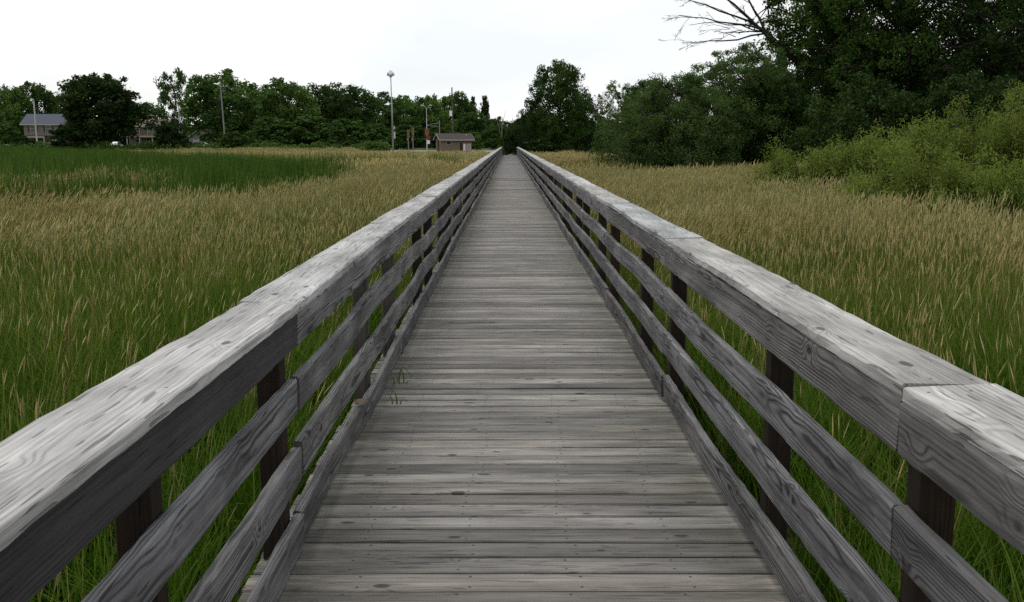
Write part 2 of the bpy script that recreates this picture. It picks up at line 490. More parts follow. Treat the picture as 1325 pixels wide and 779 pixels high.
c = t.scale(t.mix(t.rng(fb, .3, .7), (0.125, 0.119, 0.112), (0.215, 0.208, 0.198)), t.math('MULTIPLY_ADD', isl, 0.4, 0.8))
M['far_deck'] = t.done(t.pbr(c, 0.72, None, 0.25))
o = far.build('plank_run', M['far_deck'], deck)
tag(o, kind='stuff')

# railings
pm = [board_mesh('post', 1.52, 0.089, 0.089, 200 + i, 0.002, 0.002, 4, 0.004, M['post']) for i in range(3)]
pmg = [board_mesh('post', 1.52, 0.089, 0.089, 210 + i, 0.002, 0.002, 4, 0.004, M['grey_post']) for i in range(2)]
LB = PER - 0.009
def variants(name, n, b, h, seed, wy, wz, mat, chew=0.0022):
    return [board_mesh(name, LB, b, h, seed + i, wy, wz, 44, 0.006, mat, chew) for i in range(n)]
V_rail = variants('rail_board', 8, 0.038, 0.138, 300, 0.0080, 0.0070, M['rail'])
V_fas = variants('fascia_board', 6, 0.038, 0.136, 340, 0.006, 0.005, M['fascia'])
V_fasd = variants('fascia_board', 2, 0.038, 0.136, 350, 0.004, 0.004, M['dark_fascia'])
V_cap = variants('cap_board', 6, 0.230, 0.040, 360, 0.004, 0.004, M['cap'])

def side(s):
    left = s < 0
    xin = XL if left else XR
    rail = empty('railing', (0, 0, 0), 0, walk)
    tag(rail, 'railing with dark recessed board under its cap' if left else 'railing whose top board is flush with the cap edge')
    top = 0.997 if left else 1.022
    y0 = (3.81 if left else 2.37) - 2 * PER
    k = 0
    while y0 + PER <= END + 1.6:
        yc = y0 + PER / 2
        def put(name, me, x, z, tilt=0.0):
            # local X of a board points along the walk
            flip = rnd.random() < .5
            o = link(name, me, rail, (x, yc, DECK + z), (tilt + rnd.uniform(-.012, .012), rnd.uniform(-.0022, .0022), (math.pi / 2 if flip else -math.pi / 2) + rnd.uniform(-.0012, .0012)))
            return o
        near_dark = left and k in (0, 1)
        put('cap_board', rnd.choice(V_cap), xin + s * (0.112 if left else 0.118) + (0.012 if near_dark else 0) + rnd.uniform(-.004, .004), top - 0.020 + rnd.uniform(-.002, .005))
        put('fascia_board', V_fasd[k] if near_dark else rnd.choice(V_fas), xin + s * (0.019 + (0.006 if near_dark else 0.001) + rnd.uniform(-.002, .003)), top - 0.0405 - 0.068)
        for zc in (0.630, 0.360, 0.082):
            put('rail_board', rnd.choice(V_rail), xin + s * (0.019 + rnd.uniform(-.006, .004)), zc + (0.02 if not left else 0) + rnd.uniform(-.008, .008))
        y0 += PER
        k += 1
    for k in range(-1, 34):
        for d0 in (2.37, 3.76):
            yy = d0 + PER * k + rnd.uniform(-.03, .03)
            if yy > END or yy < -2.8: continue
            me = rnd.choice(pmg if rnd.random() < .25 else pm)
            link('post', me, rail, (xin + s * (0.046 + 0.0445), yy, DECK + top - 0.045 - 0.76), (0, R(90), R(90) * rnd.choice((0, 1, 2, 3))))
side(-1)
side(1)

# sprigs through the deck and a dead leaf on the kerb rail
def blade_ribbon(mb, pts, w0):
    n = len(pts)
    vs, fs = [], []
    for i, p in enumerate(pts):
        ww = w0 * (1 - i / (n - 1)) ** .6 + .0008
        vs += [(p[0] - ww, p[1], p[2]), (p[0] + ww, p[1] + ww * .5, p[2] + ww * .3)]
    fs = [(2*i, 2*i+1, 2*i+3, 2*i+2) for i in range(n - 1)]
    mb.add(vs, fs)
def sprig(x, y, spec, label):
    mb = MB()
    for (dx, dy, h, bx, bz) in spec:
        pts = []
        for i in range(6):
            u = i / 5
            pts.append((dx + bx * u * u, dy + .02 * u, max(.002, h * math.sin(min(u, .62) / .62 * math.pi / 2) - max(0, u - .62) * bz)))
        blade_ribbon(mb, pts, .0035)
    o = mb.build('grass_sprig', M['blade'], None, (x, y, DECK))
    tag(o, label, 'grass sprig', 'sprigs growing through the deck')
sprig(-0.735, 6.55, [(0, 0, .12, .09, .20), (.03, .03, .09, -.05, .1), (-.02, .05, .06, .16, .08), (.05, 0, .035, .14, .02), (-.03, -.02, .05, -.03, .1), (.01, .01, .02, .11, .0)], 'larger green grass sprig poking up between planks beside the low kerb rail')
sprig(-0.72, 6.02, [(.03, 0, .085, -.07, .25), (.05, 0, .03, .05, .05), (.0, .01, .04, -.03, .05)], 'smaller bent green grass sprig between planks by the dead leaf')
mb = MB()
mb.add([(-.05, -.02, .004), (.0, -.025, .022), (.055, 0, .006), (.0, .025, .014), (-.02, .0, .03), (.02, .01, .026)], [(0, 1, 4), (1, 2, 5), (1, 5, 4), (2, 3, 5), (3, 0, 4), (3, 4, 5)])
o = mb.build('dead_leaf', plain('dry_leaf', (0.13, 0.085, 0.05)), None, (-0.83, 5.45, DECK + 0.158), (0, 0, .5))
tag(o, 'curled brown dead leaf lying on the low kerb rail', 'leaf')

# ------------------------------------------------------------------ grass clumps
def ribbon_set(rng, n, rad, h0, h1, w0, lean, seg=4, droop=0.5, wind=0.0):
    """n curved blades -> verts, quads, tint"""
    a = rng.uniform(0, 2*np.pi, n); q = rad * np.sqrt(rng.uniform(0, 1, n))
    base = np.stack([q*np.cos(a), q*np.sin(a), np.zeros(n)], 1)
    h = rng.uniform(h0, h1, n); az = rng.uniform(0, 2*np.pi, n); ln = lean * rng.uniform(.15, 1, n) * h
    side = rng.uniform(0, 2*np.pi, n); dr = droop * rng.uniform(.1, 1, n)
    V = []
    for i in range(seg + 1):
        u = i / seg
        out = ln * u**1.8
        zz = h * (u - dr * .5 * u**3 * (ln / h + .2))
        c = base + np.stack([out*np.cos(az) + wind*h*u*u, out*np.sin(az), zz], 1)
        w = w0 * (1 - u**1.6) * .5 + w0*.04
        sv = np.stack([np.cos(side), np.sin(side), np.zeros(n)], 1) * w
        V.append(c - sv); V.append(c + sv)
    V = np.stack(V, 1)                       # n, 2(seg+1), 3
    k = 2*(seg+1)
    q0 = np.array([[2*i, 2*i+1, 2*i+3, 2*i+2] for i in range(seg)])
    Q = (np.arange(n)[:, None, None]*k + q0[None]).reshape(-1, 4)
    return V.reshape(-1, 3), Q, np.repeat(rng.uniform(0, 1, n), k)
def seed_set(rng, n, rad, h0, h1, sw, hl, hw, lean, wind):
    """stems with spindle seed heads: (verts, quads, tint) for stems, then for heads"""
    a = rng.uniform(0, 2*np.pi, n); q = rad*np.sqrt(rng.uniform(0, 1, n))
    base = np.stack([q*np.cos(a), q*np.sin(a), np.zeros(n)], 1)
    h = rng.uniform(h0, h1, n); az = rng.uniform(0, 2*np.pi, n)
    top = base + np.stack([lean*h*np.cos(az) + wind*h, lean*h*np.sin(az), h], 1)
    mid = base*.5 + top*.5 - np.stack([wind*h*.2, 0*h, -0.03*h], 1)
    side = rng.uniform(0, np.pi, n); sv = np.stack([np.cos(side), np.sin(side), 0*h], 1)*sw*.5
    S = np.stack([base - sv, base + sv, mid - sv, mid + sv, top - sv*.7, top + sv*.7], 1)
    SQ = (np.arange(n)[:, None, None]*6 + np.array([[0, 1, 3, 2], [2, 3, 5, 4]])[None]).reshape(-1, 4)
    d = top - mid; d /= np.linalg.norm(d, axis=1, keepdims=True)
    d = d + np.stack([.25*rng.uniform(-.3, 1, n), .2*rng.uniform(-1, 1, n), -.1*rng.uniform(0, 1, n)], 1)
    d /= np.linalg.norm(d, axis=1, keepdims=True)
    L = hl*rng.uniform(.7, 1.25, n)[:, None]; W = hw*rng.uniform(.6, 1.2, n)[:, None]
    ux = np.cross(d, np.array([0, 1, 0.1])); ux /= np.linalg.norm(ux, axis=1, keepdims=True)
    uy = np.cross(d, ux)
    ring = lambda t, f: [top + d*L*t + (ux*np.cos(p) + uy*np.sin(p))*W*.5*f for p in (0, 2.09, 4.19)]
    H = np.stack(ring(-.05, .25) + ring(.3, 1.0) + ring(.65, .7) + ring(1.0, .08), 1)   # n,12,3
    hq = np.array([[3*j + i, 3*j + (i+1) % 3, 3*j + 3 + (i+1) % 3, 3*j + 3 + i] for j in range(3) for i in range(3)])
    HQ = (np.arange(n)[:, None, None]*12 + hq[None]).reshape(-1, 4)
    tn = rng.uniform(0, 1, n)
    return (S.reshape(-1, 3), SQ, np.repeat(tn, 6)), (H.reshape(-1, 3), HQ, np.repeat(tn, 12))
def clump(name, coll, sets, mats):
    V, Qs, T, MI, b = [], [], [], [], 0
    for (v, q, tn), m in sets:
        V.append(v); Qs.append(q + b); T.append(tn); MI.append(np.full(len(q), m)); b += len(v)
    me = np_mesh(name, np.concatenate(V), np.concatenate(Qs), mats, np.concatenate(MI), {'tint': np.concatenate(T)}, True)
    o = bpy.data.objects.new(name, me)
    coll.objects.link(o)
    return o
def scatter(name, coll, P, rot, scl, idx):
    me = bpy.data.meshes.new(name)
    me.vertices.add(len(P)); me.vertices.foreach_set('co', np.asarray(P, np.float32).ravel())
    a = me.attributes.new('rot', 'FLOAT_VECTOR', 'POINT'); a.data.foreach_set('vector', np.asarray(rot, np.float32).ravel())
    a = me.attributes.new('scl', 'FLOAT_VECTOR', 'POINT'); a.data.foreach_set('vector', np.asarray(scl, np.float32).ravel())
    a = me.attributes.new('idx', 'INT', 'POINT'); a.data.foreach_set('value', np.asarray(idx, np.int32))
    o = link(name, me)
    g = bpy.data.node_groups.new(name, 'GeometryNodeTree')
    g.interface.new_socket('Geometry', in_out='INPUT', socket_type='NodeSocketGeometry')
    g.interface.new_socket('Geometry', in_out='OUTPUT', socket_type='NodeSocketGeometry')
    gi, go = g.nodes.new('NodeGroupInput'), g.nodes.new('NodeGroupOutput')
    ip = g.nodes.new('GeometryNodeInstanceOnPoints')
    ci = g.nodes.new('GeometryNodeCollectionInfo')
    ci.inputs['Collection'].default_value = coll
    ci.inputs['Separate Children'].default_value = True
    ci.inputs['Reset Children'].default_value = True
    ip.inputs['Pick Instance'].default_value = True
    def attr(nm, ty):
        nd = g.nodes.new('GeometryNodeInputNamedAttribute'); nd.data_type = ty; nd.inputs['Name'].default_value = nm
        return nd.outputs['Attribute']
    g.links.new(gi.outputs[0], ip.inputs['Points'])
    g.links.new(ci.outputs[0], ip.inputs['Instance'])
    g.links.new(attr('idx', 'INT'), ip.inputs['Instance Index'])
    g.links.new(attr('rot', 'FLOAT_VECTOR'), ip.inputs['Rotation'])
    g.links.new(attr('scl', 'FLOAT_VECTOR'), ip.inputs['Scale'])
    g.links.new(ip.outputs[0], go.inputs[0])
    md = o.modifiers.new('scatter', 'NODES')
    md.node_group = g
    return o

rng = np.random.default_rng(11)
GC = bpy.data.collections.new('grass_clumps')
GM = [M['blade'], M['seed'], M['straw'], M['lush']]
# 0-4 lush near clumps, 5-9 seeding near clumps, 10-13 mid clumps, 14-17 far clumps
for i in range(5):
    s1, s2 = seed_set(rng, 1, .12, .75, 1.0, .004, .11, .011, .14, .06)
    clump('clump_a%02d' % i, GC, [(ribbon_set(rng, 46, .18, .30, .82, .013, .75, 5, .9, .04), 3), (ribbon_set(rng, 14, .18, .3, .8, .010, .7, 5, .8, .04), 0), (s1, 2), (s2, 1)], GM)
for i in range(5):
    s1, s2 = seed_set(rng, 7, .18, .72, 1.12, .004, .11, .0115, .14, .08)
    clump('clump_b%02d' % i, GC, [(ribbon_set(rng, 32, .18, .35, .9, .011, .65, 5, .8, .05), 0), (ribbon_set(rng, 18, .18, .3, .8, .012, .7, 5, .8, .04), 3), (s1, 2), (s2, 1)], GM)
for i in range(4):
    s1, s2 = seed_set(rng, 34, .34, .62, 1.12, .005, .12, .017, .12, .09)
    clump('clump_c%02d' % i, GC, [(ribbon_set(rng, 56, .34, .4, .95, .018, .6, 4, .8, .05), 0), (ribbon_set(rng, 26, .34, .4, .9, .018, .6, 4, .8, .05), 3), (s1, 2), (s2, 1)], GM)
for i in range(4):
    s1, s2 = seed_set(rng, 60, .8, .62, 1.05, .014, .19, .040, .09, .09)
    clump('clump_d%02d' % i, GC, [(ribbon_set(rng, 60, .8, .45, .9, .05, .4, 3, .6, .06), 0), (ribbon_set(rng, 22, .8, .55, .95, .03, .3, 3, .5, .08), 2), (s1, 2), (s2, 1)], GM)
for i in range(2):
    s1, s2 = seed_set(rng, 4, .14, .75, 1.15, .006, .22, .018, .06, .03)
    clump('clump_e%02d' % i, GC, [(ribbon_set(rng, 14, .15, .15, .45, .030, .8, 4, .9, .0), 3), (s1, 4), (s2, 4)], GM + [M['dock']])
for i in range(3):
    s1, s2 = seed_set(rng, 7, .34, .66, 1.05, .006, .13, .020, .12, .09)
    clump('clump_f%02d' % i, GC, [(ribbon_set(rng, 44, .34, .4, .95, .018, .65, 4, .8, .05), 0), (ribbon_set(rng, 44, .34, .4, .95, .019, .65, 4, .9, .05), 3), (s1, 2), (s2, 1)], GM)

# the reed bed's outline: pixels on the photograph's meadow turned into ground positions
def in_reeds(x, y):
    # a long dark lobe left of the walk, its tip 5 m from the railing
    e = np.sin(x * .9) * .8 + np.sin(x * .37 + 1) * 1.5
    near = 29.5 + e + np.clip(-x - 5, 0, 99) * .30
    farr = 41.0 + e * .7 + np.clip(-x - 4, 0, 99) * 1.6
    return (x < -6.7 - np.sin(y * 1.3) * .5 - np.clip(y - 36, 0, 99) * .12) & (y > near) & (y < farr)

def wedge(n, d0, d1, half, rng):
    d = np.sqrt(rng.uniform(d0*d0, d1*d1, n)); a = rng.uniform(-half, half, n)
    return d*np.sin(a), d*np.cos(a)
Px, Py, I, S = [], [], [], []
def addpts(x, y, i, s):
    Px.append(x); Py.append(y); I.append(i); S.append(s)
half = R(37)
def area(d0, d1): return half*(d1*d1 - d0*d0)
# near
n = int(area(1.0, 16)*24)
x, y = wedge(n, 1.0, 16, half, rng)
drift = .5 + .5*np.sin(x*.55 + 1.3*np.sin(y*.31)) * np.cos(y*.43 + .8*np.sin(x*.4))
pdry = np.clip(-.08 + .040*(y - 4) + .40*(drift - .5) + .012*(np.abs(x) - 2) + .16*(x > 0), .04, .95)
b = rng.uniform(0, 1, n) < pdry
addpts(x, y, np.where(b, rng.integers(5, 10, n), rng.integers(0, 5, n)), rng.uniform(.8, 1.12, n))
# mid
n = int(area(14.5, 46)*8.5)
x, y = wedge(n, 14.5, 46, half, rng)
drift = np.sin(x*.31 + 1.7*np.sin(y*.17 + .6)) * np.cos(y*.27 + 1.2*np.sin(x*.21))
b = rng.uniform(0, 1, n) < np.clip(.42 + .12*(x < 0) - .020*(y - 15) + .5*drift, .02, .9)
addpts(x, y, np.where(b, rng.integers(20, 23, n), rng.integers(10, 14, n)), rng.uniform(.8, 1.1, n))
n = 80
x, y = wedge(n, 4, 22, half, rng)
addpts(x, y, rng.integers(18, 20, n), rng.uniform(.75, 1.05, n))
n = int(area(15, 26)*7)
x, y = wedge(n, 15, 26, half, rng)
addpts(x, y, rng.integers(0, 10, n), rng.uniform(.8, 1.1, n))
# far
n = int(area(43, 172)*1.9)
x, y = wedge(n, 43, 172, half, rng)
addpts(x, y, rng.integers(14, 18, n), rng.uniform(.8, 1.1, n))
x, y, I, S = map(np.concatenate, (Px, Py, I, S))
rad = np.where(I < 10, .24, np.where((I < 14) | (I > 17), .34, .75))
ok = ~((x > -1.04 - rad) & (x < 1.17 + rad) & (y < END + 1.5)) & ~((np.abs(x) < 4) & (y > END)) & (y < 167) & (y > -1)
ok &= ~((x > -24) & (x < -1.5) & (y > 157))
ok &= ~in_reeds(x, y) | (rng.uniform(0, 1, len(x)) < .10)
x, y, I, S = x[ok], y[ok], I[ok], S[ok]
n = len(x)
P = np.stack([x, y, ground_z(x, y) - .02], 1)
near_w = np.clip(1 - np.abs(x)/2.2, 0, 1)            # kept upright beside the railings
lx = .20*np.sin(x*.9 + 1.7*np.sin(y*.55)) * np.cos(y*.6); ly = .05 + .20*np.cos(x*.7 - 1.1*np.sin(y*.43 + 1))
rot = np.stack([lx + rng.normal(0, .09, n), (ly*(1 - near_w)) + rng.normal(0, .09, n)*(1 - .6*near_w), rng.uniform(-1.2, 1.2, n)], 1)
hump = 1 + .16*np.sin(x*.5 + np.sin(y*.23)*2)*np.cos(y*.37)
hump *= 1 - .32*np.clip((y - 70)/80, 0, 1)
o = scatter('meadow_grass', GC, P, rot, np.stack([S, S, S*hump], 1), I)
tag(o, 'tall green and straw-coloured marsh grass covering the meadow on both sides', 'grass', kind='stuff')

RC = bpy.data.collections.new('reed_clumps')
for i in range(4):
    clump('reed_%02d' % i, RC, [(ribbon_set(rng, 46, .38, .9, 1.55, .028, .16, 4, .3, .03), 0)], [M['reed']])
n = 60000
x = rng.uniform(-85, -4, n); y = rng.uniform(28, 130, n)
ok = in_reeds(x, y) & (np.abs(x) < y*.78)
x, y = x[ok], y[ok]
keep = rng.uniform(0, 1, len(x)) < .55
x, y = x[keep], y[keep]
x = x + rng.normal(0, .8, len(x)); y = y + rng.normal(0, 1.1, len(y))
# loose outliers: small stands beside the bed
for (cx_, cy_, sx, sy, m) in [(-6.0, 62, 1.6, 1.2, 40), (-10.5, 60, 1.5, 1.3, 40), (-3.6, 58, 1.2, 1.0, 18), (-12.0, 24.5, 1.6, 1.0, 70), (-10.0, 26.0, 1.2, .8, 40), (-14.5, 25.5, 1.2, .9, 45)]:
    x = np.concatenate([x, rng.normal(cx_, sx, m)]); y = np.concatenate([y, rng.normal(cy_, sy, m)])
n = len(x)
s = rng.uniform(.70, 1.28, n)
o = scatter('reed_bed', RC, np.stack([x, y, ground_z(x, y) - .02], 1), np.stack([rng.normal(0, .03, n), rng.normal(.02, .03, n), rng.uniform(0, 6.28, n)], 1), np.stack([s, s, s], 1), rng.integers(0, 4, n))
tag(o, 'dark green bed of upright reeds amid the tan meadow', 'reeds', kind='stuff')

# ------------------------------------------------------------------ trees
def leaves(rng, C, rad, per, ll, lw, up=0.35, droop=0.0, tint_c=None, flat=.85):
    """leaf-sized quads through clumps (centres C, radii rad); -> verts, quads, tint"""
    n = len(C)*per
    c = np.repeat(C, per, 0); r = np.repeat(rad, per)
    d = rng.normal(0, 1, (n, 3)); d /= np.linalg.norm(d, axis=1, keepdims=True)
    q = rng.uniform(0, 1, n)**.45
    p = c + d*(r*q)[:, None]*np.array([1, 1, flat])
    nrm = d*.5 + rng.normal(0, 1, (n, 3))*.7 + np.array([0, 0, up]); nrm /= np.linalg.norm(nrm, axis=1, keepdims=True)
    a = rng.normal(0, 1, (n, 3)); a[:, 2] -= droop
    a -= nrm*(a*nrm).sum(1, keepdims=True); a /= np.linalg.norm(a, axis=1, keepdims=True)
    b = np.cross(nrm, a)
    L = (ll*rng.uniform(.6, 1.3, n))[:, None]; W = (lw*rng.uniform(.6, 1.3, n))[:, None]
    V = np.stack([p - a*L*.5, p + b*W*.5 + nrm*W*.12, p + a*L*.5, p - b*W*.5 + nrm*W*.12], 1)
    tn = np.repeat(tint_c, per) if tint_c is not None else np.full(n, .5)
    tn = np.clip(tn + rng.normal(0, .18, n), 0, 1)
    return V.reshape(-1, 3), np.arange(n*4).reshape(-1, 4), np.repeat(tn, 4)

def crown_clumps(rng, H, Rr, base, n_lobe, n_sub, shape='round', spread=.36, sub=.5):
    """lobe centres on an uneven crown, sub-clumps over every lobe"""
    L, LR, C, CR = [], [], [], []
    zc, rz = (H + base)/2, (H - base)/2
    for i in range(n_lobe):
        u = (i + .5)/n_lobe
        z = -1 + 2*u
        a = i*2.399 + rng.uniform(-.5, .5)
        q = math.sqrt(max(0, 1 - z*z))
        if shape == 'round': q = q*.9 + .08
        if shape == 'cone': q = (1 - u)*.95 + .03
        if shape == 'bush': z = -1 + 2*u*.95; q = math.sqrt(max(0, 1 - (u*.98)**2))
        k = rng.uniform(.55, .86)
        lr = Rr*spread*rng.uniform(.75, 1.25)*(1 - .25*u)
        L.append((Rr*q*k*math.cos(a), Rr*q*k*math.sin(a), zc + rz*z*.82)); LR.append(lr)
    # some lobes in the middle hide the sky
    for i in range(max(2, n_lobe//5)):
        L.append((rng.normal(0, Rr*.22), rng.normal(0, Rr*.22), zc + rz*rng.uniform(-.6, .45))); LR.append(Rr*spread*1.1)
    lobe_of = []
    for j, (c, lr) in enumerate(zip(L, LR)):
        d = rng.normal(0, 1, (n_sub, 3)); d /= np.linalg.norm(d, axis=1, keepdims=True)
        k = rng.uniform(.45, 1.12, n_sub)[:, None]
        pts = np.array(c) + d*lr*k*np.array([1, 1, .8])
        for p in pts:
            if p[2] < base*.6: p[2] = base*.6 + abs(rng.normal(0, .1*H))
            C.append(p); CR.append(lr*sub*rng.uniform(.55, 1.15)); lobe_of.append(j)
    return np.array(L), np.array(LR), np.array(C), np.array(CR), np.array(lobe_of)

def limb(mb, a, b, r0, r1, rng, n=5, sag=.12, sides=6):
    a, b = np.array(a, float), np.array(b, float)
    d = np.linalg.norm(b - a)
    off = rng.normal(0, sag*d*.35, 3); off[2] += sag*d*.5
    pts, rr = [], []
    for i in range(n + 1):
        u = i/n
        pts.append(tuple(a*(1-u) + b*u + off*4*u*(1-u)*.5 + rng.normal(0, .012*d, 3)*(0 < i < n)))
        rr.append(r0*(1-u) + r1*u)
    mb.tube(pts, rr, sides, cap=False)

def tree_meshes(key, seed, H, Rr, base, n_lobe, n_sub, per, ll, lw, lmat, bark, shape='round', spread=.36, sub=.5, trunk_r=.22, twigs=False, droop=0.0, up=.35, lean=(0, 0), stems=1):
    rng = np.random.default_rng(seed)
    L, LR, C, CR, lo = crown_clumps(rng, H, Rr, base, n_lobe, n_sub, shape, spread, sub)
    sh = np.array([lean[0], lean[1], 0])
    C = C + sh*(C[:, 2:3]/H); L = L + sh*(L[:, 2:3]/H)
    lt = rng.uniform(.15, .85, len(L))
    tc = np.clip(lt[lo] + rng.normal(0, .15, len(lo)), 0, 1)
    v, q, tn = leaves(rng, C, CR, per, ll, lw, up, droop, tc)
    v[:, 2] = np.maximum(v[:, 2], .05)
    crown = np_mesh('crown', v, q, [lmat], None, {'tint': tn})
    mb = MB()
    top = H*.80
    axis = []
    for s in range(stems):
        a = s*2.1 + .4
        bx, by = (0, 0) if stems == 1 else (.35*math.cos(a)*Rr*.2, .35*math.sin(a)*Rr*.2)
        fx, fy = (0, 0) if stems == 1 else (math.cos(a)*Rr*.35, math.sin(a)*Rr*.35)
        pts, rr = [], []
        for i in range(9):
            u = i/8
            pts.append((bx + (fx + sh[0]*.8)*u + rng.normal(0, .012*H)*(i > 1), by + (fy + sh[1]*.8)*u + rng.normal(0, .012*H)*(i > 1), -.15 + (top + .15)*u))
            rr.append(trunk_r*(1.35 if i == 0 else 1)*(1 - .88*u)/math.sqrt(stems))
        mb.tube(pts, rr, 8, cap=False)
        axis.append(np.array(pts))
    for j, c in enumerate(L):
        ax = axis[j % stems]
        zz = max(base*.5 + .2, c[2] - abs(rng.normal(.28, .1))*np.linalg.norm(c[:2]) - .1*H)
        p = ax[np.argmin(abs(ax[:, 2] - zz))]
        limb(mb, p, c, trunk_r*.42*(1 - .6*p[2]/H), trunk_r*.10, rng, 5)
        if twigs:
            for ci in np.where(lo == j)[0][::2]:
                limb(mb, c, C[ci], trunk_r*.10, trunk_r*.03, rng, 3, .1, 4)
    return crown, mb.mesh('trunk', bark, True)

def place_tree(name, label, meshes, x, y, h, wd, group=None, cat='tree', rz=None, part='crown', zoff=0.0, ref=(13.0, 6.0)):
    root = empty(name, (x, y, gz(x, y) + zoff), rnd.uniform(0, 6.28) if rz is None else rz)
    root.scale = (wd/2/ref[1], wd/2/ref[1], h/ref[0])
    link(part, meshes[0], root)
    link('trunk' if cat == 'tree' else 'stems', meshes[1], root)
    tag(root, label, cat, group)
    return root

LM = {
 'far': leaf_mat('far_foliage', (0.028, 0.060, 0.014), (0.074, 0.138, 0.032), .25, .6, .22),
 'far2': leaf_mat('lighter_far_foliage', (0.046, 0.092, 0.018), (0.096, 0.168, 0.040), .25, .6, .2),
 'dark': leaf_mat('dark_foliage', (0.014, 0.030, 0.008), (0.036, 0.066, 0.016), .2, .6, .15),
 'near': leaf_mat('near_foliage', (0.016, 0.038, 0.008), (0.056, 0.108, 0.020), .28, .5, .15),
 'willow': leaf_mat('willow_foliage', (0.036, 0.072, 0.020), (0.098, 0.158, 0.044), .28, .5, .12),
 'shrub': leaf_mat('yellow_green_foliage', (0.085, 0.135, 0.024), (0.180, 0.232, 0.050), .35, .5, .15),
}
# prototypes, about 13 m tall and 6 m in radius
T = {}
for i in range(4):
    T['round%d' % i] = tree_meshes('round%d' % i, 40 + i, 13, 6, 1.2, 24, 11, 44, .50, .34, LM['far'], M['bark'], 'round', .35, .60, .30)
for i in range(2):
    T['light%d' % i] = tree_meshes('light%d' % i, 50 + i, 13, 6, 1.0, 22, 11, 44, .48, .34, LM['far2'], M['bark'], 'round', .35, .60, .28)
for i in range(2):
    T['dark%d' % i] = tree_meshes('dark%d' % i, 60 + i, 13, 6, 1.4, 26, 12, 46, .50, .36, LM['dark'], M['bark'], 'round', .35, .58, .34)
T['airy'] = tree_meshes('airy', 70, 13, 6, 3.5, 20, 8, 32, .40, .28, LM['far'], M['bark'], 'round', .28, .50, .22, True)
T['spire'] = tree_meshes('spire', 75, 13, 6, .8, 26, 9, 40, .44, .30, LM['dark'], M['bark'], 'cone', .26, .6, .25)
for i in range(2):
    T['bush%d' % i] = tree_meshes('bush%d' % i, 80 + i, 13, 6, .6, 22, 10, 34, .7, .5, LM['far'], M['bark'], 'bush', .34, .5, .12, stems=3)
T['bushl'] = tree_meshes('bushl', 84, 13, 6, .6, 22, 10, 34, .7, .5, LM['far2'], M['bark'], 'bush', .34, .5, .12, stems=3)
T['bushd'] = tree_meshes('bushd', 85, 13, 6, .6, 22, 10, 34, .7, .5, LM['dark'], M['bark'], 'bush', .34, .5, .12, stems=3)

def bg(kind, px, top, wpx, D, label, name='tree', cat='tree', group='trees behind the meadow', part='crown'):
    x = px_x(px, D); y = D
    h = px_z(top, D) - gz(x, y)
    return place_tree(name, label, T[kind], x, y, h, wpx/1300*D, group, cat, part=part)

bg('light0', 12, 110, 62, 222, 'paler green tree at the end of the row past the grey-roofed house')
bg('round0', 50, 108, 78, 232, 'tree rising just behind the grey-blue roof of the house')
bg('round3', 96, 118, 50, 228, 'tree between the grey-roofed house and the broad dark tree')
bg('dark0', 131, 96, 120, 172, 'broad very dark tree standing between the two houses')
bg('round1', 196, 134, 60, 235, 'low tree crown above the tan roof behind the broad dark tree')
bg('airy', 230, 88, 58, 205, 'thin airy tree with sky showing through, beside the tan-roofed house')
bg('round2', 288, 93, 108, 190, 'tall full tree behind the leaning utility pole')
bg('round0', 340, 110, 70, 212, 'tree filling the gap next to the tall full tree by the pole')
bg('light1', 376, 104, 92, 192, 'tall rounded tree midway between utility pole and floodlight mast')
bg('round3', 425, 108, 84, 208, 'tree with a high peaked crown next to the rounded tall tree')
bg('round1', 462, 113, 72, 200, 'dense tree next to the one behind the floodlight mast')
bg('round2', 497, 122, 66, 214, 'tree directly behind the floodlight mast')
bg('round0', 532, 124, 62, 224, 'tree behind the two signal posts')
bg('light0', 563, 122, 58, 226, 'tree with yellowish crown behind the twin-arm street lamp')
bg('round3', 592, 119, 54, 232, 'tree behind the pole carrying the transformer')
bg('spire', 612, 122, 26, 240, 'narrow pointed tree behind the brick hut, nearer the transformer pole')
bg('spire', 628, 121, 28, 238, 'narrow pointed tree behind the brick hut, nearer the bare snag')
bg('round1', 612, 146, 62, 215, 'rounded tree directly behind the brick hut roof')
bg('round2', 641, 152, 46, 222, 'low tree at the gap where the boardwalk meets the wood')
BG = 'bushes along the meadow edge'
def bush(kind, px, top, wpx, D, label):
    return bg(kind, px, top, wpx, D, label, 'bush', 'bush', BG, 'foliage')
bush('bushl', 8, 156, 36, 180, 'light green bush in front of the palest tree by the grey-roofed house')
bush('bushd', 32, 177, 32, 182, 'low dark bush in front of the porch of the grey-roofed house')
bush('bushd', 90, 160, 52, 168, 'dark bush at the foot of the broad dark tree')
bush('bushd', 221, 155, 46, 169, 'dark ball-shaped bush in front of the tan-roofed house')
bush('bush0', 303, 168, 44, 168, 'bush at the foot of the leaning utility pole')
bush('bush1', 348, 150, 70, 182, 'broad bush below the tall rounded tree')
bush('bush0', 400, 146, 80, 184, 'largest bush of the row below the peaked tree')
bush('bush1', 448, 152, 70, 182, 'bush at the foot of the dense tree beside the mast')
bush('bush0', 488, 158, 50, 184, 'bush beside the foot of the floodlight mast')
bush('bush1', 530, 160, 60, 196, 'bush behind the two signal posts')
bush('bush0', 572, 156, 50, 200, 'bush behind the roof of the brick hut')
bush('bushl', 613, 168, 24, 176, 'light green bush against the end wall of the brick hut')
bush('bush1', 636, 164, 34, 190, 'bush between the brick hut and the boardwalk end')
bush('bushl', 647, 186, 13, 129, 'small bright bush at the far end of the boardwalk, on the reed-bed side')

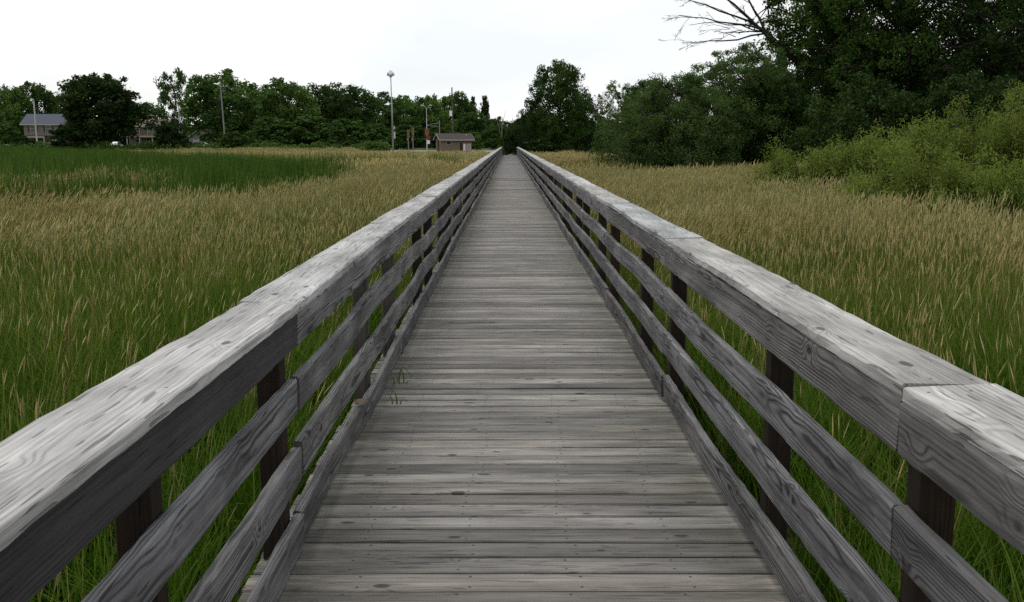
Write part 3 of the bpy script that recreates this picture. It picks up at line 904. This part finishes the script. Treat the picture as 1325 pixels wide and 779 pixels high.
def strip(name, label, x0, x1, y0, y1, h, n, mat, seed):
    rng = np.random.default_rng(seed)
    C = np.stack([rng.uniform(x0, x1, n), rng.uniform(y0, y1, n), rng.uniform(.1, h, n)], 1)
    C[:, 2] = C[:, 2]*(.5 + .5*np.sin(C[:, 0]*.35)**2) + ground_z(C[:, 0], C[:, 1])
    v, q, tn = leaves(rng, C, np.full(n, .55), 30, .42, .22, .5, 0, rng.uniform(0, 1, n))
    o = link(name, np_mesh(name, v, q, [mat], None, {'tint': tn}))
    return tag(o, label, 'undergrowth', kind='stuff')
strip('hedge_growth', 'low tangled weeds along the far edge of the meadow', -98, -20, 166, 170, 1.5, 900, LM['far2'], 5)

def wood_band(name, label, px0, px1, y0, y1, h, n, mat, seed):
    rng = np.random.default_rng(seed)
    yy = rng.uniform(y0, y1, n); px = rng.uniform(px0, px1, n)
    xx = (px - VPX)/1300*yy
    hh = h*(.7 + .3*np.sin(px*.07)*np.sin(px*.023 + 1))
    C = np.stack([xx, yy, rng.uniform(0, 1, n)**.8*hh + ground_z(xx, yy)], 1)
    v, q, tn = leaves(rng, C, np.full(n, 1.5), 26, .9, .6, .4, 0, rng.uniform(0, 1, n))
    return tag(link(name, np_mesh(name, v, q, [mat], None, {'tint': tn})), label, 'wood', kind='stuff')
wood_band('distant_wood', 'distant dark wood closing the view behind the nearer trees', -60, 664, 250, 285, 9.0, 2700, LM['dark'], 6)
wood_band('distant_wood', 'distant dark wood behind the willows and the tall lone tree', 665, 1400, 160, 200, 6.5, 2200, LM['dark'], 7)
# right of the walk
T['oak'] = tree_meshes('oak', 91, 13, 6, .8, 34, 15, 56, .28, .19, LM['near'], M['bark'], 'round', .31, .52, .32, True)
T['fill'] = tree_meshes('fill', 92, 13, 6, .5, 30, 13, 46, .26, .18, LM['dark'], M['bark'], 'round', .34, .46, .30)
T['pale'] = tree_meshes('pale', 93, 13, 6, 1.0, 28, 12, 40, .26, .17, LM['far2'], M['bark'], 'round', .30, .42, .28, True)
RG = 'trees on the willow side of the boardwalk'
bg('oak', 724, 77, 92, 137, 'tall lone tree towering over the far end of the boardwalk', group=RG)
bg('fill', 690, 138, 62, 140, 'low dark tree leaning over the end of the boardwalk', group=RG)
bg('fill', 668, 158, 34, 150, 'darkest low tree closing the view straight down the boardwalk', group=RG)
bg('fill', 757, 118, 62, 142, 'dark lower tree filling in beside the tall lone tree', group=RG)
bg('pale', 800, 104, 72, 122, 'paler tree between the tall lone tree and the willow mass', group=RG)
bg('oak', 838, 100, 74, 104, 'rounded tree peeping over the top of the willow mass', group=RG)
bush('bushd', 700, 178, 50, 133, 'dark bush at the foot of the tall lone tree')
bush('bushd', 661, 166, 26, 138, 'dark bush added as shade where the deck planks end')  # added bush, supplies the dark shade at the end of the walk
bush('bush0', 785, 165, 46, 100, 'bush in the shade under the paler tree')

def near_tree(name, seed, label, px, D, top, wpx, base, mat, leaf, nl, ns, per, shape='round', sub=.42, spread=.30, stems=1, lean=(0, 0), tr=.28, twigs=True, droop=0.0, ymin=None):
    x = px_x(px, D); g = gz(x, D)
    H = px_z(top, D) - g
    cr, tk = tree_meshes(name, seed, H, wpx/2600*D, base, nl, ns, per, leaf[0], leaf[1], mat, M['bark'], shape, spread, sub, tr, twigs, droop, .35, lean, stems)
    root = empty(name, (x, D, g))
    link('crown', cr, root); link('trunk', tk, root)
    return tag(root, label, 'tree', RG), H
near_tree('willow', 101, 'spreading green willow whose low branches reach into the tan grass', 872, 49, 92, 205, .2, LM['willow'], (.13, .045), 40, 17, 105, 'bush', .40, .30, 3, (0, 0), .20)
near_tree('willow', 102, 'taller willow behind, its thin crown under the dead limb', 955, 52, 56, 205, .4, LM['willow'], (.13, .045), 38, 17, 100, 'round', .38, .28, 3, (0, 0), .22)
big, Hb = near_tree('tree', 103, 'big dark tree carrying a bare dead limb', 1084, 57, -70, 255, 2.6, LM['near'], (.17, .11), 44, 17, 60, 'round', .40, .26, 1, (0, 0), .38)
near_tree('tree', 104, 'tall dark tree between the dead-limbed tree and the tree over the bright shrubs', 1165, 54, -90, 290, 2.4, LM['near'], (.16, .11), 44, 17, 62, 'round', .40, .26, 1, (0, 0), .36)
near_tree('tree', 105, 'tall dark tree rising over the highest bright shrubs', 1300, 50, -100, 300, 2.2, LM['dark'], (.16, .11), 44, 17, 62, 'round', .42, .27, 1, (0, 0), .36)
near_tree('tree', 106, 'dark understory tree in the shade behind the middle bright shrubs', 1120, 45, 100, 190, .3, LM['dark'], (.16, .11), 28, 14, 54, 'bush', .44, .32, 3, (0, 0), .16)
near_tree('tree', 107, 'dark understory tree behind the tallest bright shrubs', 1260, 42, 90, 210, .3, LM['dark'], (.16, .11), 28, 14, 54, 'bush', .44, .32, 3, (0, 0), .16)
near_tree('tree', 108, 'dark understory tree between the willow and the bright shrubs', 990, 51, 84, 150, .3, LM['near'], (.16, .10), 26, 14, 54, 'bush', .44, .32, 3, (0, 0), .16)
near_tree('tree', 109, 'dark tree far back behind the dead-limbed tree', 1090, 70, 70, 300, 1.0, LM['dark'], (.24, .17), 36, 14, 50, 'round', .44, .30, 1, (0, 0), .36, False)
near_tree('tree', 110, 'dark tree far back behind the tree over the bright shrubs', 1260, 72, 60, 330, 1.0, LM['dark'], (.24, .17), 36, 14, 50, 'round', .44, .30, 1, (0, 0), .36, False)

# the dead limb: fans out to the left above the willow
mb = MB()
rg = np.random.default_rng(5)
def P3(px, py, D): return np.array([px_x(px, D), D, px_z(py, D)])
root_p = P3(1075, 120, 57.0)
elbow = P3(984, 44, 56.0)
limb(mb, root_p, elbow, .22, .16, rg, 6, .05, 8)
def dead(a, b, r0, depth, n=6):
    limb(mb, a, b, r0, r0*.28, rg, n, .10, 6)
    if depth == 0: return
    for k in range(4 if depth > 1 else 3):
        u = rg.uniform(.25, .95)
        p = a*(1-u) + b*u
        d = (b - a)
        q = p + d*min(rg.uniform(.14, .34), 1.06 - u) + rg.normal(0, .10, 3)*np.linalg.norm(d)
        dead(p, q, max(.009, r0*(1 - .7*u)*.5), depth - 1, 4)
for (px, py, D, r) in [(905, -22, 55.5, .11), (876, 2, 55, .09), (874, 24, 54.6, .08), (888, 36, 56.6, .06), (879, 58, 55.2, .08), (940, -30, 56.5, .10), (926, 46, 57, .06)]:
    dead(elbow + rg.normal(0, .06, 3), P3(px, py, D), r*.75, 3)
dl = mb.mesh('dead_limb', M['dead_bark'], True)
o = link('dead_limb', dl, big)
o.matrix_parent_inverse = Matrix.Translation(-big.location)
o['label'] = 'bare dead limb fanning out against the sky'

# pale snag at the gap
mb = MB()
sn = px_x(647, 200)
limb(mb, (0, 0, 0), (.6, 0, 6.2), .12, .05, rg, 6, .05)
limb(mb, (.2, 0, 2.8), (-.5, .2, 5.6), .07, .03, rg, 5, .05)
limb(mb, (.5, 0, 4.8), (1.1, 0, 7.6), .05, .02, rg, 5, .05)
o = mb.build('dead_tree', M['pale_snag'], None, (sn, 200, gz(sn, 200)))
tag(o, 'thin bare pale snag in the gap of the far trees', 'tree')

# bright willow thicket on the right
def shrub_meshes(seed, H, Rr, n_stem, mat):
    rng = np.random.default_rng(seed)
    mb = MB()
    V, Q, TN, b = [], [], [], 0
    n_pl = max(7, n_stem//11)
    pl = []
    for k in range(n_pl):
        a = k*2.399 + rng.uniform(-.4, .4); q = Rr*math.sqrt((k + .5)/n_pl)*rng.uniform(.85, 1.1)
        pl.append((q*math.cos(a), q*math.sin(a), H*(1 - .5*(q/Rr)**2)*rng.uniform(.68, 1.10)))
    for s in range(n_stem):
        pc_ = pl[s % n_pl]
        p0 = np.array([pc_[0]*.35 + rng.normal(0, .08), pc_[1]*.35 + rng.normal(0, .08), 0])
        sg = .10 + .05*H
        h = pc_[2]*rng.uniform(.62, 1.05)
        p1 = np.array([pc_[0] + rng.normal(0, sg), pc_[1] + rng.normal(0, sg), h])
        c = p0*.4 + p1*.6 + np.array([-.2*p1[0], -.2*p1[1], .12*h])
        us = np.linspace(0, 1, 7)[:, None]
        cur = (1-us)**2*p0 + 2*us*(1-us)*c + us**2*p1
        mb.tube([tuple(p) for p in cur], list(np.linspace(.016, .004, 7)), 4, cap=False)
        # side shoots carry tufts of narrow leaves
        m = 13
        uu = rng.uniform(.22, 1.0, m)[:, None]
        pc = (1-uu)**2*p0 + 2*uu*(1-uu)*c + uu**2*p1
        pc = pc + rng.normal(0, .085, (m, 3))
        v, qd, tn = leaves(rng, pc, np.full(m, .17), 16, .105, .028, .3, -.8, np.clip(.2 + .55*uu[:, 0] + rng.normal(0, .15, m), 0, 1), 1.2)
        v[:, 2] = np.maximum(v[:, 2], .03)
        V.append(v); Q.append(qd + b); TN.append(tn); b += len(v)
    return np_mesh('foliage', np.concatenate(V), np.concatenate(Q), [mat], None, {'tint': np.concatenate(TN)}), mb.mesh('stems', M['twig'])
SG = 'bright willow shrubs at the wood edge'
SH = [(1000, 31, 203, 90, 'smallest yellow-green willow shrub, at the low end of the thicket'),
      (1050, 30, 190, 95, 'low yellow-green willow shrub next to the smallest one'),
      (1103, 29.5, 170, 105, 'mid-height yellow-green willow shrub with a pointed top'),
      (1165, 29, 140, 115, 'tall yellow-green willow shrub rising to the first peak of the thicket'),
      (1232, 28.5, 137, 120, 'tall yellow-green willow shrub next to the tallest one'),
      (1300, 28, 122, 120, 'tallest yellow-green willow shrub under the tall dark tree'),
      (1372, 27, 112, 130, 'yellow-green willow shrub at the far high end of the thicket'),
      (1140, 22.5, 205, 110, 'lower shrub out in the grass before the first-peak willow shrub'),
      (1218, 21.0, 196, 125, 'lower shrub out in the grass before the tall willow shrub beside the tallest'),
      (1305, 20.2, 186, 130, 'lower shrub out in the grass before the tallest willow shrub')]
for i, (px, D, top, wpx, lab) in enumerate(SH):
    H = px_z(top, D)*1.13; Rr = wpx/2600*D*1.1
    f, s = shrub_meshes(400 + i, H, Rr, int(60 + 34*H*Rr/2), LM['shrub'])
    root = empty('willow_shrub', (px_x(px, D), D, 0))
    link('foliage', f, root); link('stems', s, root)
    tag(root, lab, 'shrub', SG)

# ------------------------------------------------------------------ buildings
M['brick'] = None
def brick_mat(name, c1, c2, mortar, sc=1.0):
    t = NT(name)
    tc = t.n('ShaderNodeTexCoord').outputs['Object']
    sp = t.n('ShaderNodeSeparateXYZ'); t.t.links.new(tc, sp.inputs[0])
    b = t.n('ShaderNodeTexBrick')
    b.inputs['Color1'].default_value = (*c1, 1); b.inputs['Color2'].default_value = (*c2, 1); b.inputs['Mortar'].default_value = (*mortar, 1)
    b.inputs['Scale'].default_value = 4.0*sc
    t.put(b.inputs['Vector'], t.xyz(t.math('ADD', sp.outputs[0], sp.outputs[1]), sp.outputs[2], 0.0))
    return t.done(t.pbr(b.outputs['Color'], 0.9))
def siding_mat(name, col, pitch=0.2):
    t = NT(name)
    tc = t.n('ShaderNodeTexCoord').outputs['Object']
    sp = t.n('ShaderNodeSeparateXYZ'); t.t.links.new(tc, sp.inputs[0])
    f = t.math('FRACT', t.math('DIVIDE', sp.outputs[2], pitch))
    c = t.scale(t.mix(0.0, col, col), t.rng(f, 0.0, 0.2, 0.7, 1.0))
    return t.done(t.pbr(c, 0.8, t.bump(f, 0.02)))
def shingle_mat(name, col):
    t = NT(name)
    tc = t.n('ShaderNodeTexCoord').outputs['Object']
    n1 = t.noise(tc, 9.0, 3)
    return t.done(t.pbr(t.scale(t.mix(0.0, col, col), t.rng(n1, .3, .7, .7, 1.3)), 0.9))
M['brick'] = brick_mat('tan_brick', (0.20, 0.148, 0.095), (0.165, 0.118, 0.075), (0.18, 0.15, 0.11))
M['roof_dark'] = shingle_mat('dark_brown_shingle', (0.050, 0.041, 0.038))
M['roof_blue'] = shingle_mat('blue_grey_shingle', (0.068, 0.074, 0.105))
M['roof_tan'] = shingle_mat('tan_shingle', (0.14, 0.105, 0.078))
M['trim'] = plain('white_trim', (0.36, 0.34, 0.31), 0.6, 0.08)
M['siding'] = siding_mat('taupe_siding', (0.175, 0.138, 0.124))
M['siding2'] = siding_mat('olive_siding', (0.12, 0.115, 0.08))
M['siding3'] = siding_mat('grey_siding', (0.22, 0.22, 0.21))
M['shutter'] = plain('black_shutter', (0.02, 0.02, 0.022), 0.6)
M['door'] = plain('beige_garage_door', (0.42, 0.38, 0.30), 0.6, 0.05)
M['dark'] = plain('dark_fill_and_porch_shade', (0.035, 0.032, 0.03), 0.8)
M['steel'] = plain('galvanised_steel', (0.30, 0.31, 0.32), 0.5, 0.12, 2.0, 0.6)
M['pale_steel'] = plain('pale_painted_steel', (0.45, 0.45, 0.44), 0.5, 0.1)
M['polewood'] = plain('creosoted_pole', (0.085, 0.07, 0.06), 0.9, 0.25, 2.0)
M['greypole'] = plain('grey_weathered_pole', (0.21, 0.20, 0.19), 0.9, 0.2, 2.0)
M['signal'] = plain('tan_signal_housing', (0.24, 0.17, 0.08), 0.6, 0.1)
M['red'] = plain('red_sign_sheet', (0.14, 0.03, 0.035), 0.5, 0.05)
M['white'] = plain('white_sign_sheet', (0.72, 0.72, 0.72), 0.5, 0.05)
M['lamp'] = plain('lamp_glass', (0.66, 0.68, 0.70), 0.25, 0.05)
M['white_car'] = plain('white_car_paint', (0.78, 0.79, 0.80), 0.25, 0.02)
M['silver_car'] = plain('silver_car_paint', (0.55, 0.56, 0.58), 0.25, 0.02, 1.0, 0.3)
M['tyre'] = plain('tyre_rubber', (0.02, 0.02, 0.02), 0.8)
t = NT('window_glass')
M['glass'] = t.done(t.pbr((0.03, 0.035, 0.04), 0.08, None, 0.5))

def gable_roof(name, mat, parent, L, W, z0, rise, over=.35, th=.14, fascia=True):
    """ridge along X; two thick slopes, a fascia board on every eave and rake"""
    mb = MB()
    for s in (-1, 1):
        y1, y0_ = s*(W/2 + over), 0
        dz = rise*over/(W/2)
        poly = [(y0_, z0 + rise), (y1, z0 - dz), (y1, z0 - dz + th), (y0_, z0 + rise + th)]
        mb.prism(poly if s < 0 else poly[::-1], 'x', -L/2 - over, L/2 + over)
    r_ = mb.build(name, mat, parent)
    if fascia:
        dz = rise*over/(W/2)
        for s in (-1, 1):
            fb = MB(); ye = s*(W/2 + over)
            fb.box(-L/2 - over, L/2 + over, min(ye, ye + s*.03), max(ye, ye + s*.03), z0 - dz - .06, z0 - dz + th - .01)
            fb.build('eave_board', M['trim'], r_)
            for t_ in (-1, 1):
                rb = MB(); xe = t_*(L/2 + over + .002)
                rb.prism([(ye, z0 - dz - .04), (0, z0 + rise - .04), (0, z0 + rise + th - .02), (ye, z0 - dz + th - .02)], 'x', xe, xe + t_*.03)
                rb.build('rake_board', M['trim'], r_)
    return r_
def gable_wall(parent, L, W, z0, z1, rise, mat, name='wall'):
    mb = MB()
    mb.prism([(-W/2, z0), (W/2, z0), (W/2, z1), (0, z1 + rise), (-W/2, z1)], 'x', -L/2, L/2)
    return mb.build(name, mat, parent)
def window(parent, x, y, z, ww, hh, shutters=False, bars=True):
    wd = MB().box(x - ww/2, x + ww/2, y - .05, y - .002, z, z + hh).build('window', M['glass'], parent)
    fr = MB()
    for (a, b, c, d) in ((x - ww/2 - .08, x - ww/2, z, z + hh), (x + ww/2, x + ww/2 + .08, z, z + hh), (x - ww/2 - .08, x + ww/2 + .08, z - .08, z), (x - ww/2 - .08, x + ww/2 + .08, z + hh, z + hh + .1)):
        fr.box(a, b, y - .08, y - .004, c, d)
    if bars:
        fr.box(x - ww/2, x + ww/2, y - .065, y - .052, z + hh*.48, z + hh*.54)
    fr.build('frame', M['trim'], wd)
    if shutters:
        for s in (-1, 1):
            MB().box(x + s*(ww/2 + .28) - .18, x + s*(ww/2 + .28) + .18, y - .06, y - .006, z - .06, z + hh + .06).build('shutter', M['shutter'], wd)

# brick hut beside the lot
D = 162.0
hx = px_x(586.5, D); hg = .62
hut = empty('brick_hut', (hx, D + 1.5, hg), R(17))
tag(hut, 'small tan brick hut with a dark gable roof at the meadow edge', 'building')
gable_wall(hut, 5.0, 3.6, 0, 2.05, .8, M['brick'])
rf = gable_roof('roof', M['roof_dark'], hut, 5.0, 3.6, 2.05, .8, .38)
MB().tube([(1.9, -.8, 2.4), (1.9, -.8, 2.85)], .06, 8).build('vent_pipe', M['pale_steel'], rf)
MB().box(.55, 1.0, -1.84, -1.802, .1, 1.5).build('door', M['dark'], hut)
for x in (1.28, 1.8, 2.2):
    MB().box(x - .18, x + .18, -1.85, -1.803, .15, 1.35).build('notice_panel', M['white'] if x < 1.5 else plain('faded_panel', (.42, .33, .33)), hut)
window(hut, -1.25, -1.8, 1.25, .7, .45, False, False)
MB().box(-2.6, -2.502, -.45, .45, 0, 1.95).build('door', M['roof_dark'], hut)

# grey-roofed two-storey house
D = 205.0
x0 = px_x(65, D); g = gz(x0, D + 4)
h1 = empty('house', (x0, D + 4, g), R(4))
tag(h1, 'two-storey taupe house with blue-grey roof and black shutters', 'house')
MB().box(-5.1, 5.3, -3.0, 3.5, 0, 2.75).build('lower_wall', M['brick'], h1)
MB().prism([(-3.6, 2.752), (3.6, 2.752), (3.6, 5.1), (0, 7.0), (-3.6, 5.1)], 'x', -5.25, 5.45).build('upper_wall', M['siding'], h1)
gable_roof('roof', M['roof_blue'], h1, 10.9, 7.2, 5.1, 1.9, .4)
for x in (-3.5, -.45, 2.6):
    window(h1, x, -3.6, 3.5, 1.0, 1.15, True)
MB().box(-4.2, -1.5, -3.06, -3.002, .05, 2.1).build('porch_shade_panel', M['dark'], h1)  # flat dark panel on the wall, painted shade of the porch
MB().box(-4.5, -1.1, -4.3, -3.0, 2.35, 2.6).build('porch_beam', M['trim'], h1)
for x in (-4.4, -1.25):
    MB().box(x - .09, x + .09, -4.25, -4.07, -.05, 2.348).build('porch_post', M['trim'], h1)
gd = MB().box(-.7, 1.9, -3.07, -3.002, 0, 2.1).build('garage_door', M['door'], h1)
for z in (.5, 1.0, 1.5):
    MB().box(-.68, 1.88, -3.09, -3.072, z, z + .06).build('panel_rib', M['trim'], gd)
MB().box(3.2, 3.9, .2, .9, 6.2, 7.9).build('chimney', M['brick'], h1)

# tan-roofed house behind the dark tree
D = 208.0
x0 = px_x(197, D); g = gz(x0, D)
h2 = empty('house', (x0, D + 3, g), R(-3))
tag(h2, 'olive house with tan roof half hidden behind the broad dark tree', 'house')
gable_wall(h2, 8.6, 7.0, 0, 4.7, 1.3, M['siding2'])
gable_roof('roof', M['roof_tan'], h2, 8.6, 7.0, 4.7, 1.3, .45)
for x in (-2.6, 0.2, 2.9):
    window(h2, x, -3.5, 3.1, 1.0, 1.0)
MB().prism([(-5.6, 2.35), (-3.502, 2.8), (-3.502, 2.95), (-5.6, 2.5)], 'x', -4.0, 4.0).build('porch_roof', M['roof_tan'], h2)
for x in (-3.9, -1.3, 1.3, 3.9):
    MB().box(x - .08, x + .08, -5.5, -5.34, -.05, 2.37).build('porch_post', M['trim'], h2)
MB().box(-.5, .5, -3.56, -3.502, 0, 2.1).build('door', M['dark'], h2)
window(h2, 2.4, -3.5, .8, 1.3, 1.2)
window(h2, -2.4, -3.5, .8, 1.3, 1.2)

# grey garage seen between bushes
D = 204.0
x0 = px_x(268, D); g = gz(x0, D)
h3 = empty('garage', (x0, D, g), R(78))
tag(h3, 'pale grey gabled garage glimpsed beside the leaning utility pole', 'garage')
gable_wall(h3, 6.0, 4.4, 0, 2.4, 1.4, M['siding3'])
gable_roof('roof', M['roof_dark'], h3, 6.0, 4.4, 2.4, 1.4, .3)
MB().box(-3.06, -3.002, -1.3, 1.3, 0, 2.05).build('garage_door', M['trim'], h3)

# ------------------------------------------------------------------ poles, signals
def pole_at(px, D): 
    x = px_x(px, D); return x, D, gz(x, D)
# floodlight mast
x, y, g = pole_at(508.5, 166)
ms = empty('floodlight_mast', (x, y, g)); Hm = px_z(97, y) - g
tag(ms, 'tall grey steel mast topped by a round cluster of floodlights', 'light mast')
MB().tube([(0, 0, 0), (-.05, 0, Hm*.5), (-.16, 0, Hm - .5)], [.16, .12, .07], 10).build('pole', M['steel'], ms, smooth=True)
MB().tube([(-.16, 0, Hm - .55), (-.16, 0, Hm - .35)], [.25, .25], 10).build('collar', M['steel'], ms)
for k in range(8):
    a = k*math.pi/4
    MB().ball((-.16 + .38*math.cos(a), .38*math.sin(a), Hm - .1 + .16*(k % 2)), .27, 8, 6).build('floodlight', M['lamp'], ms, smooth=True)
MB().ball((-.16, 0, Hm + .26), .36, 8, 6).build('floodlight', M['lamp'], ms, smooth=True)
MB().box(.14, .42, -.12, .12, 2.2, 3.3).build('control_box', M['pale_steel'], ms)
MB().box(.14, .36, -.1, .1, 3.7, 4.2).build('meter_box', M['pale_steel'], ms)
# signal posts
for px, top, lab in ((528.5, 168, 'shorter pale post with a tan signal head, next to the mast'), (534.5, 166, 'taller pale post with a tan signal head, nearer the street lamp')):
    x, y, g = pole_at(px, 167); h = px_z(top, y) - g
    p = empty('signal_post', (x, y, g)); tag(p, lab, 'signal post', 'signal posts beside the lot')
    MB().tube([(0, 0, 0), (0, 0, h - 1.15)], .075, 8).build('post', M['greypole'], p)
    hd = MB().box(-.17, .17, -.15, .15, h - 1.15, h).build('signal_head', M['signal'], p)
    for i in range(3):
        MB().tube([(0, -.152, h - .22 - .35*i), (0, -.2, h - .22 - .35*i)], .1, 8).build('lens', M['dark'], hd)
    MB().box(-.25, -.1, -.03, .03, 1.8, 2.25).build('push_button', M['signal'], p)
# twin-arm street lamp with signs
x, y, g = pole_at(552.5, 168); h = px_z(137, y) - g
sl = empty('street_lamp', (x, y, g)); tag(sl, 'twin-arm street lamp with a red and a white sign on its pole', 'street lamp')
MB().tube([(0, 0, 0), (0, 0, h - .5)], [.10, .06], 8).build('pole', M['pale_steel'], sl)
for s in (-1, 1):
    MB().tube([(0, 0, h - .55), (s*.25, 0, h - .25), (s*.55, 0, h)], .035, 6).build('arm', M['pale_steel'], sl)
    MB().box(min(s*.45, s*.9), max(s*.45, s*.9), -.12, .12, h - .02, h + .10).build('lamp_head', M['lamp'], sl)
MB().box(-.30, .36, -.16, -.11, 2.7, 3.7).build('signal_head', plain('rust_signal', (.22, .08, .05)), sl)
MB().prism([(-.12 + .42*math.cos(R(22.5 + 45*i)) + .35, 2.3 + .36*math.sin(R(22.5 + 45*i))) for i in range(8)], 'y', -.17, -.14).build('red_sign', M['red'], sl)
MB().box(.02, .5, -.17, -.14, 1.25, 1.85).build('white_sign', M['white'], sl)
# mast arm
x, y, g = pole_at(569, 172); h = px_z(156, y) - g
ma = empty('mast_arm_pole', (x, y, g)); tag(ma, 'pale pole with a braced double arm reaching over beside the brick hut', 'pole')
MB().tube([(0, 0, 0), (0, 0, h)], [.10, .08], 8).build('pole', M['greypole'], ma)
MB().tube([(0, 0, h - .45), (-1.0, 0, h - .55), (-2.1, 0, h - .85)], .045, 6).build('arm', M['greypole'], ma)
MB().tube([(0, 0, h - 1.05), (-1.1, 0, h - .95), (-2.05, 0, h - .9)], .04, 6).build('brace', M['greypole'], ma)
# utility poles
def utility(px, D, top, label, lean=0.0, mat='polewood', trans=False, arm=True, r=.15):
    x, y, g = pole_at(px, D); h = px_z(top, y) - g
    p = empty('utility_pole', (x, y, g)); tag(p, label, 'utility pole', 'utility poles by the road')
    MB().tube([(0, 0, 0), (lean*.5, 0, h*.5), (lean, 0, h)], [r, r*.85, r*.65], 8).build('pole', M[mat], p)
    if arm:
        ca = MB().box(lean*.95 - .2, lean*.95 + 1.3, -.06, .06, h - 1.0, h - .86).build('crossarm', M[mat], p)
        for k in (-.1, .5, 1.1): MB().tube([(lean*.95 + k, 0, h - .86), (lean*.95 + k, 0, h - .66)], .05, 6).build('insulator', M['lamp'], ca)
        MB().tube([(lean, .02, h - 2.0), (lean*.95 + 1.0, .02, h - .95)], .03, 5).build('brace', M[mat], p)
    if trans:
        tr = MB().tube([(-.36, 0, h*.545), (-.36, 0, h*.545 + .95)], .27, 10).build('transformer', M['white'], p)
        MB().tube([(-.36, 0, h*.545 + .95), (-.36, 0, h*.545 + 1.2)], .05, 6).build('bushing', M['steel'], tr)
    return p
utility(586.5, 178, 114, 'utility pole with white transformer can behind the brick hut', -.15, 'polewood', True, False, .17)
utility(292, 176, 106, 'leaning grey utility pole with a cross-arm in front of the tall full tree', -.45, 'greypole', False, True, .15)
def lamp_post(px, D, top, label):
    x, y, g = pole_at(px, D); h = px_z(top, y) - g
    p = empty('lamp_post', (x, y, g)); tag(p, label, 'lamp post', 'lamp posts along the road')
    MB().tube([(0, 0, 0), (-.08, 0, h)], [.15, .11], 8).build('pole', M['pale_steel'], p)
    MB().tube([(-.08, 0, h - .05), (-.08, -.2, h + .05), (-.08, -.45, h + .08)], .05, 6).build('arm', M['pale_steel'], p)
    MB().box(-.23, .07, -.8, -.4, h + .0, h + .2).build('lamp_head', M['lamp'], p)
lamp_post(49, 176, 130, 'pale lamp post standing in front of the grey-roofed house')
lamp_post(234.5, 186, 137, 'pale lamp post rising behind the ball-shaped bush')

# parked cars
def car_meshes(paint):
    return paint
def car(px, D, rz, paint, label):
    x, y = px_x(px, D), D
    p = empty('parked_car', (x, y, gz(x, y) + .07), rz); tag(p, label, 'car', 'cars parked along the road')
    prof = [(-2.15, .32), (2.15, .32), (2.2, .62), (2.05, .82), (1.15, .95), (-1.75, .98), (-2.15, .85)]
    MB().prism([(a, b) for a, b in prof][::-1], 'y', -.85, .85).build('body', M[paint], p)
    MB().prism([(-1.72, .982), (1.1, .952), (.35, 1.42), (-1.15, 1.46)][::-1], 'y', -.72, .72).build('cabin', M[paint], p)
    for s in (-1, 1):
        ya, yb = sorted((s*.722, s*.74))
        MB().prism([(-1.5, 1.0), (-.25, 1.0), (-.25, 1.37), (-1.1, 1.39)][::-1], 'y', ya, yb).build('window', M['glass'], p)
        MB().prism([(-.15, 1.0), (.85, 1.0), (.3, 1.35), (-.15, 1.37)][::-1], 'y', ya, yb).build('window', M['glass'], p)
        for xx in (-1.35, 1.4):
            w_ = MB().tube([(xx, s*.66, .32), (xx, s*.875, .32)], .32, 14).build('wheel', M['tyre'], p)
            MB().tube([(xx, s*.86, .32), (xx, s*.885, .32)], .19, 10).build('rim', M['steel'], w_)
        MB().box(2.12, 2.21, s*.55 - .16, s*.55 + .16, .6, .74).build('headlight', M['lamp'], p)
        MB().box(-2.19, -2.1, s*.6 - .14, s*.6 + .14, .66, .82).build('tail_light', M['red'], p)
car(0, 187, R(8), 'white_car', 'white car parked side-on behind the light green bush')
car(24, 190, R(80), 'white_car', 'white car parked end-on beside the porch of the grey-roofed house')
car(150, 193, R(96), 'white_car', 'white car glimpsed in the shade under the broad dark tree')
car(262, 192, R(5), 'white_car', 'white car glimpsed between the ball-shaped bush and the leaning pole')
car(330, 194, R(2), 'silver_car', 'silver car behind the weeds between the leaning pole and the broad bush')
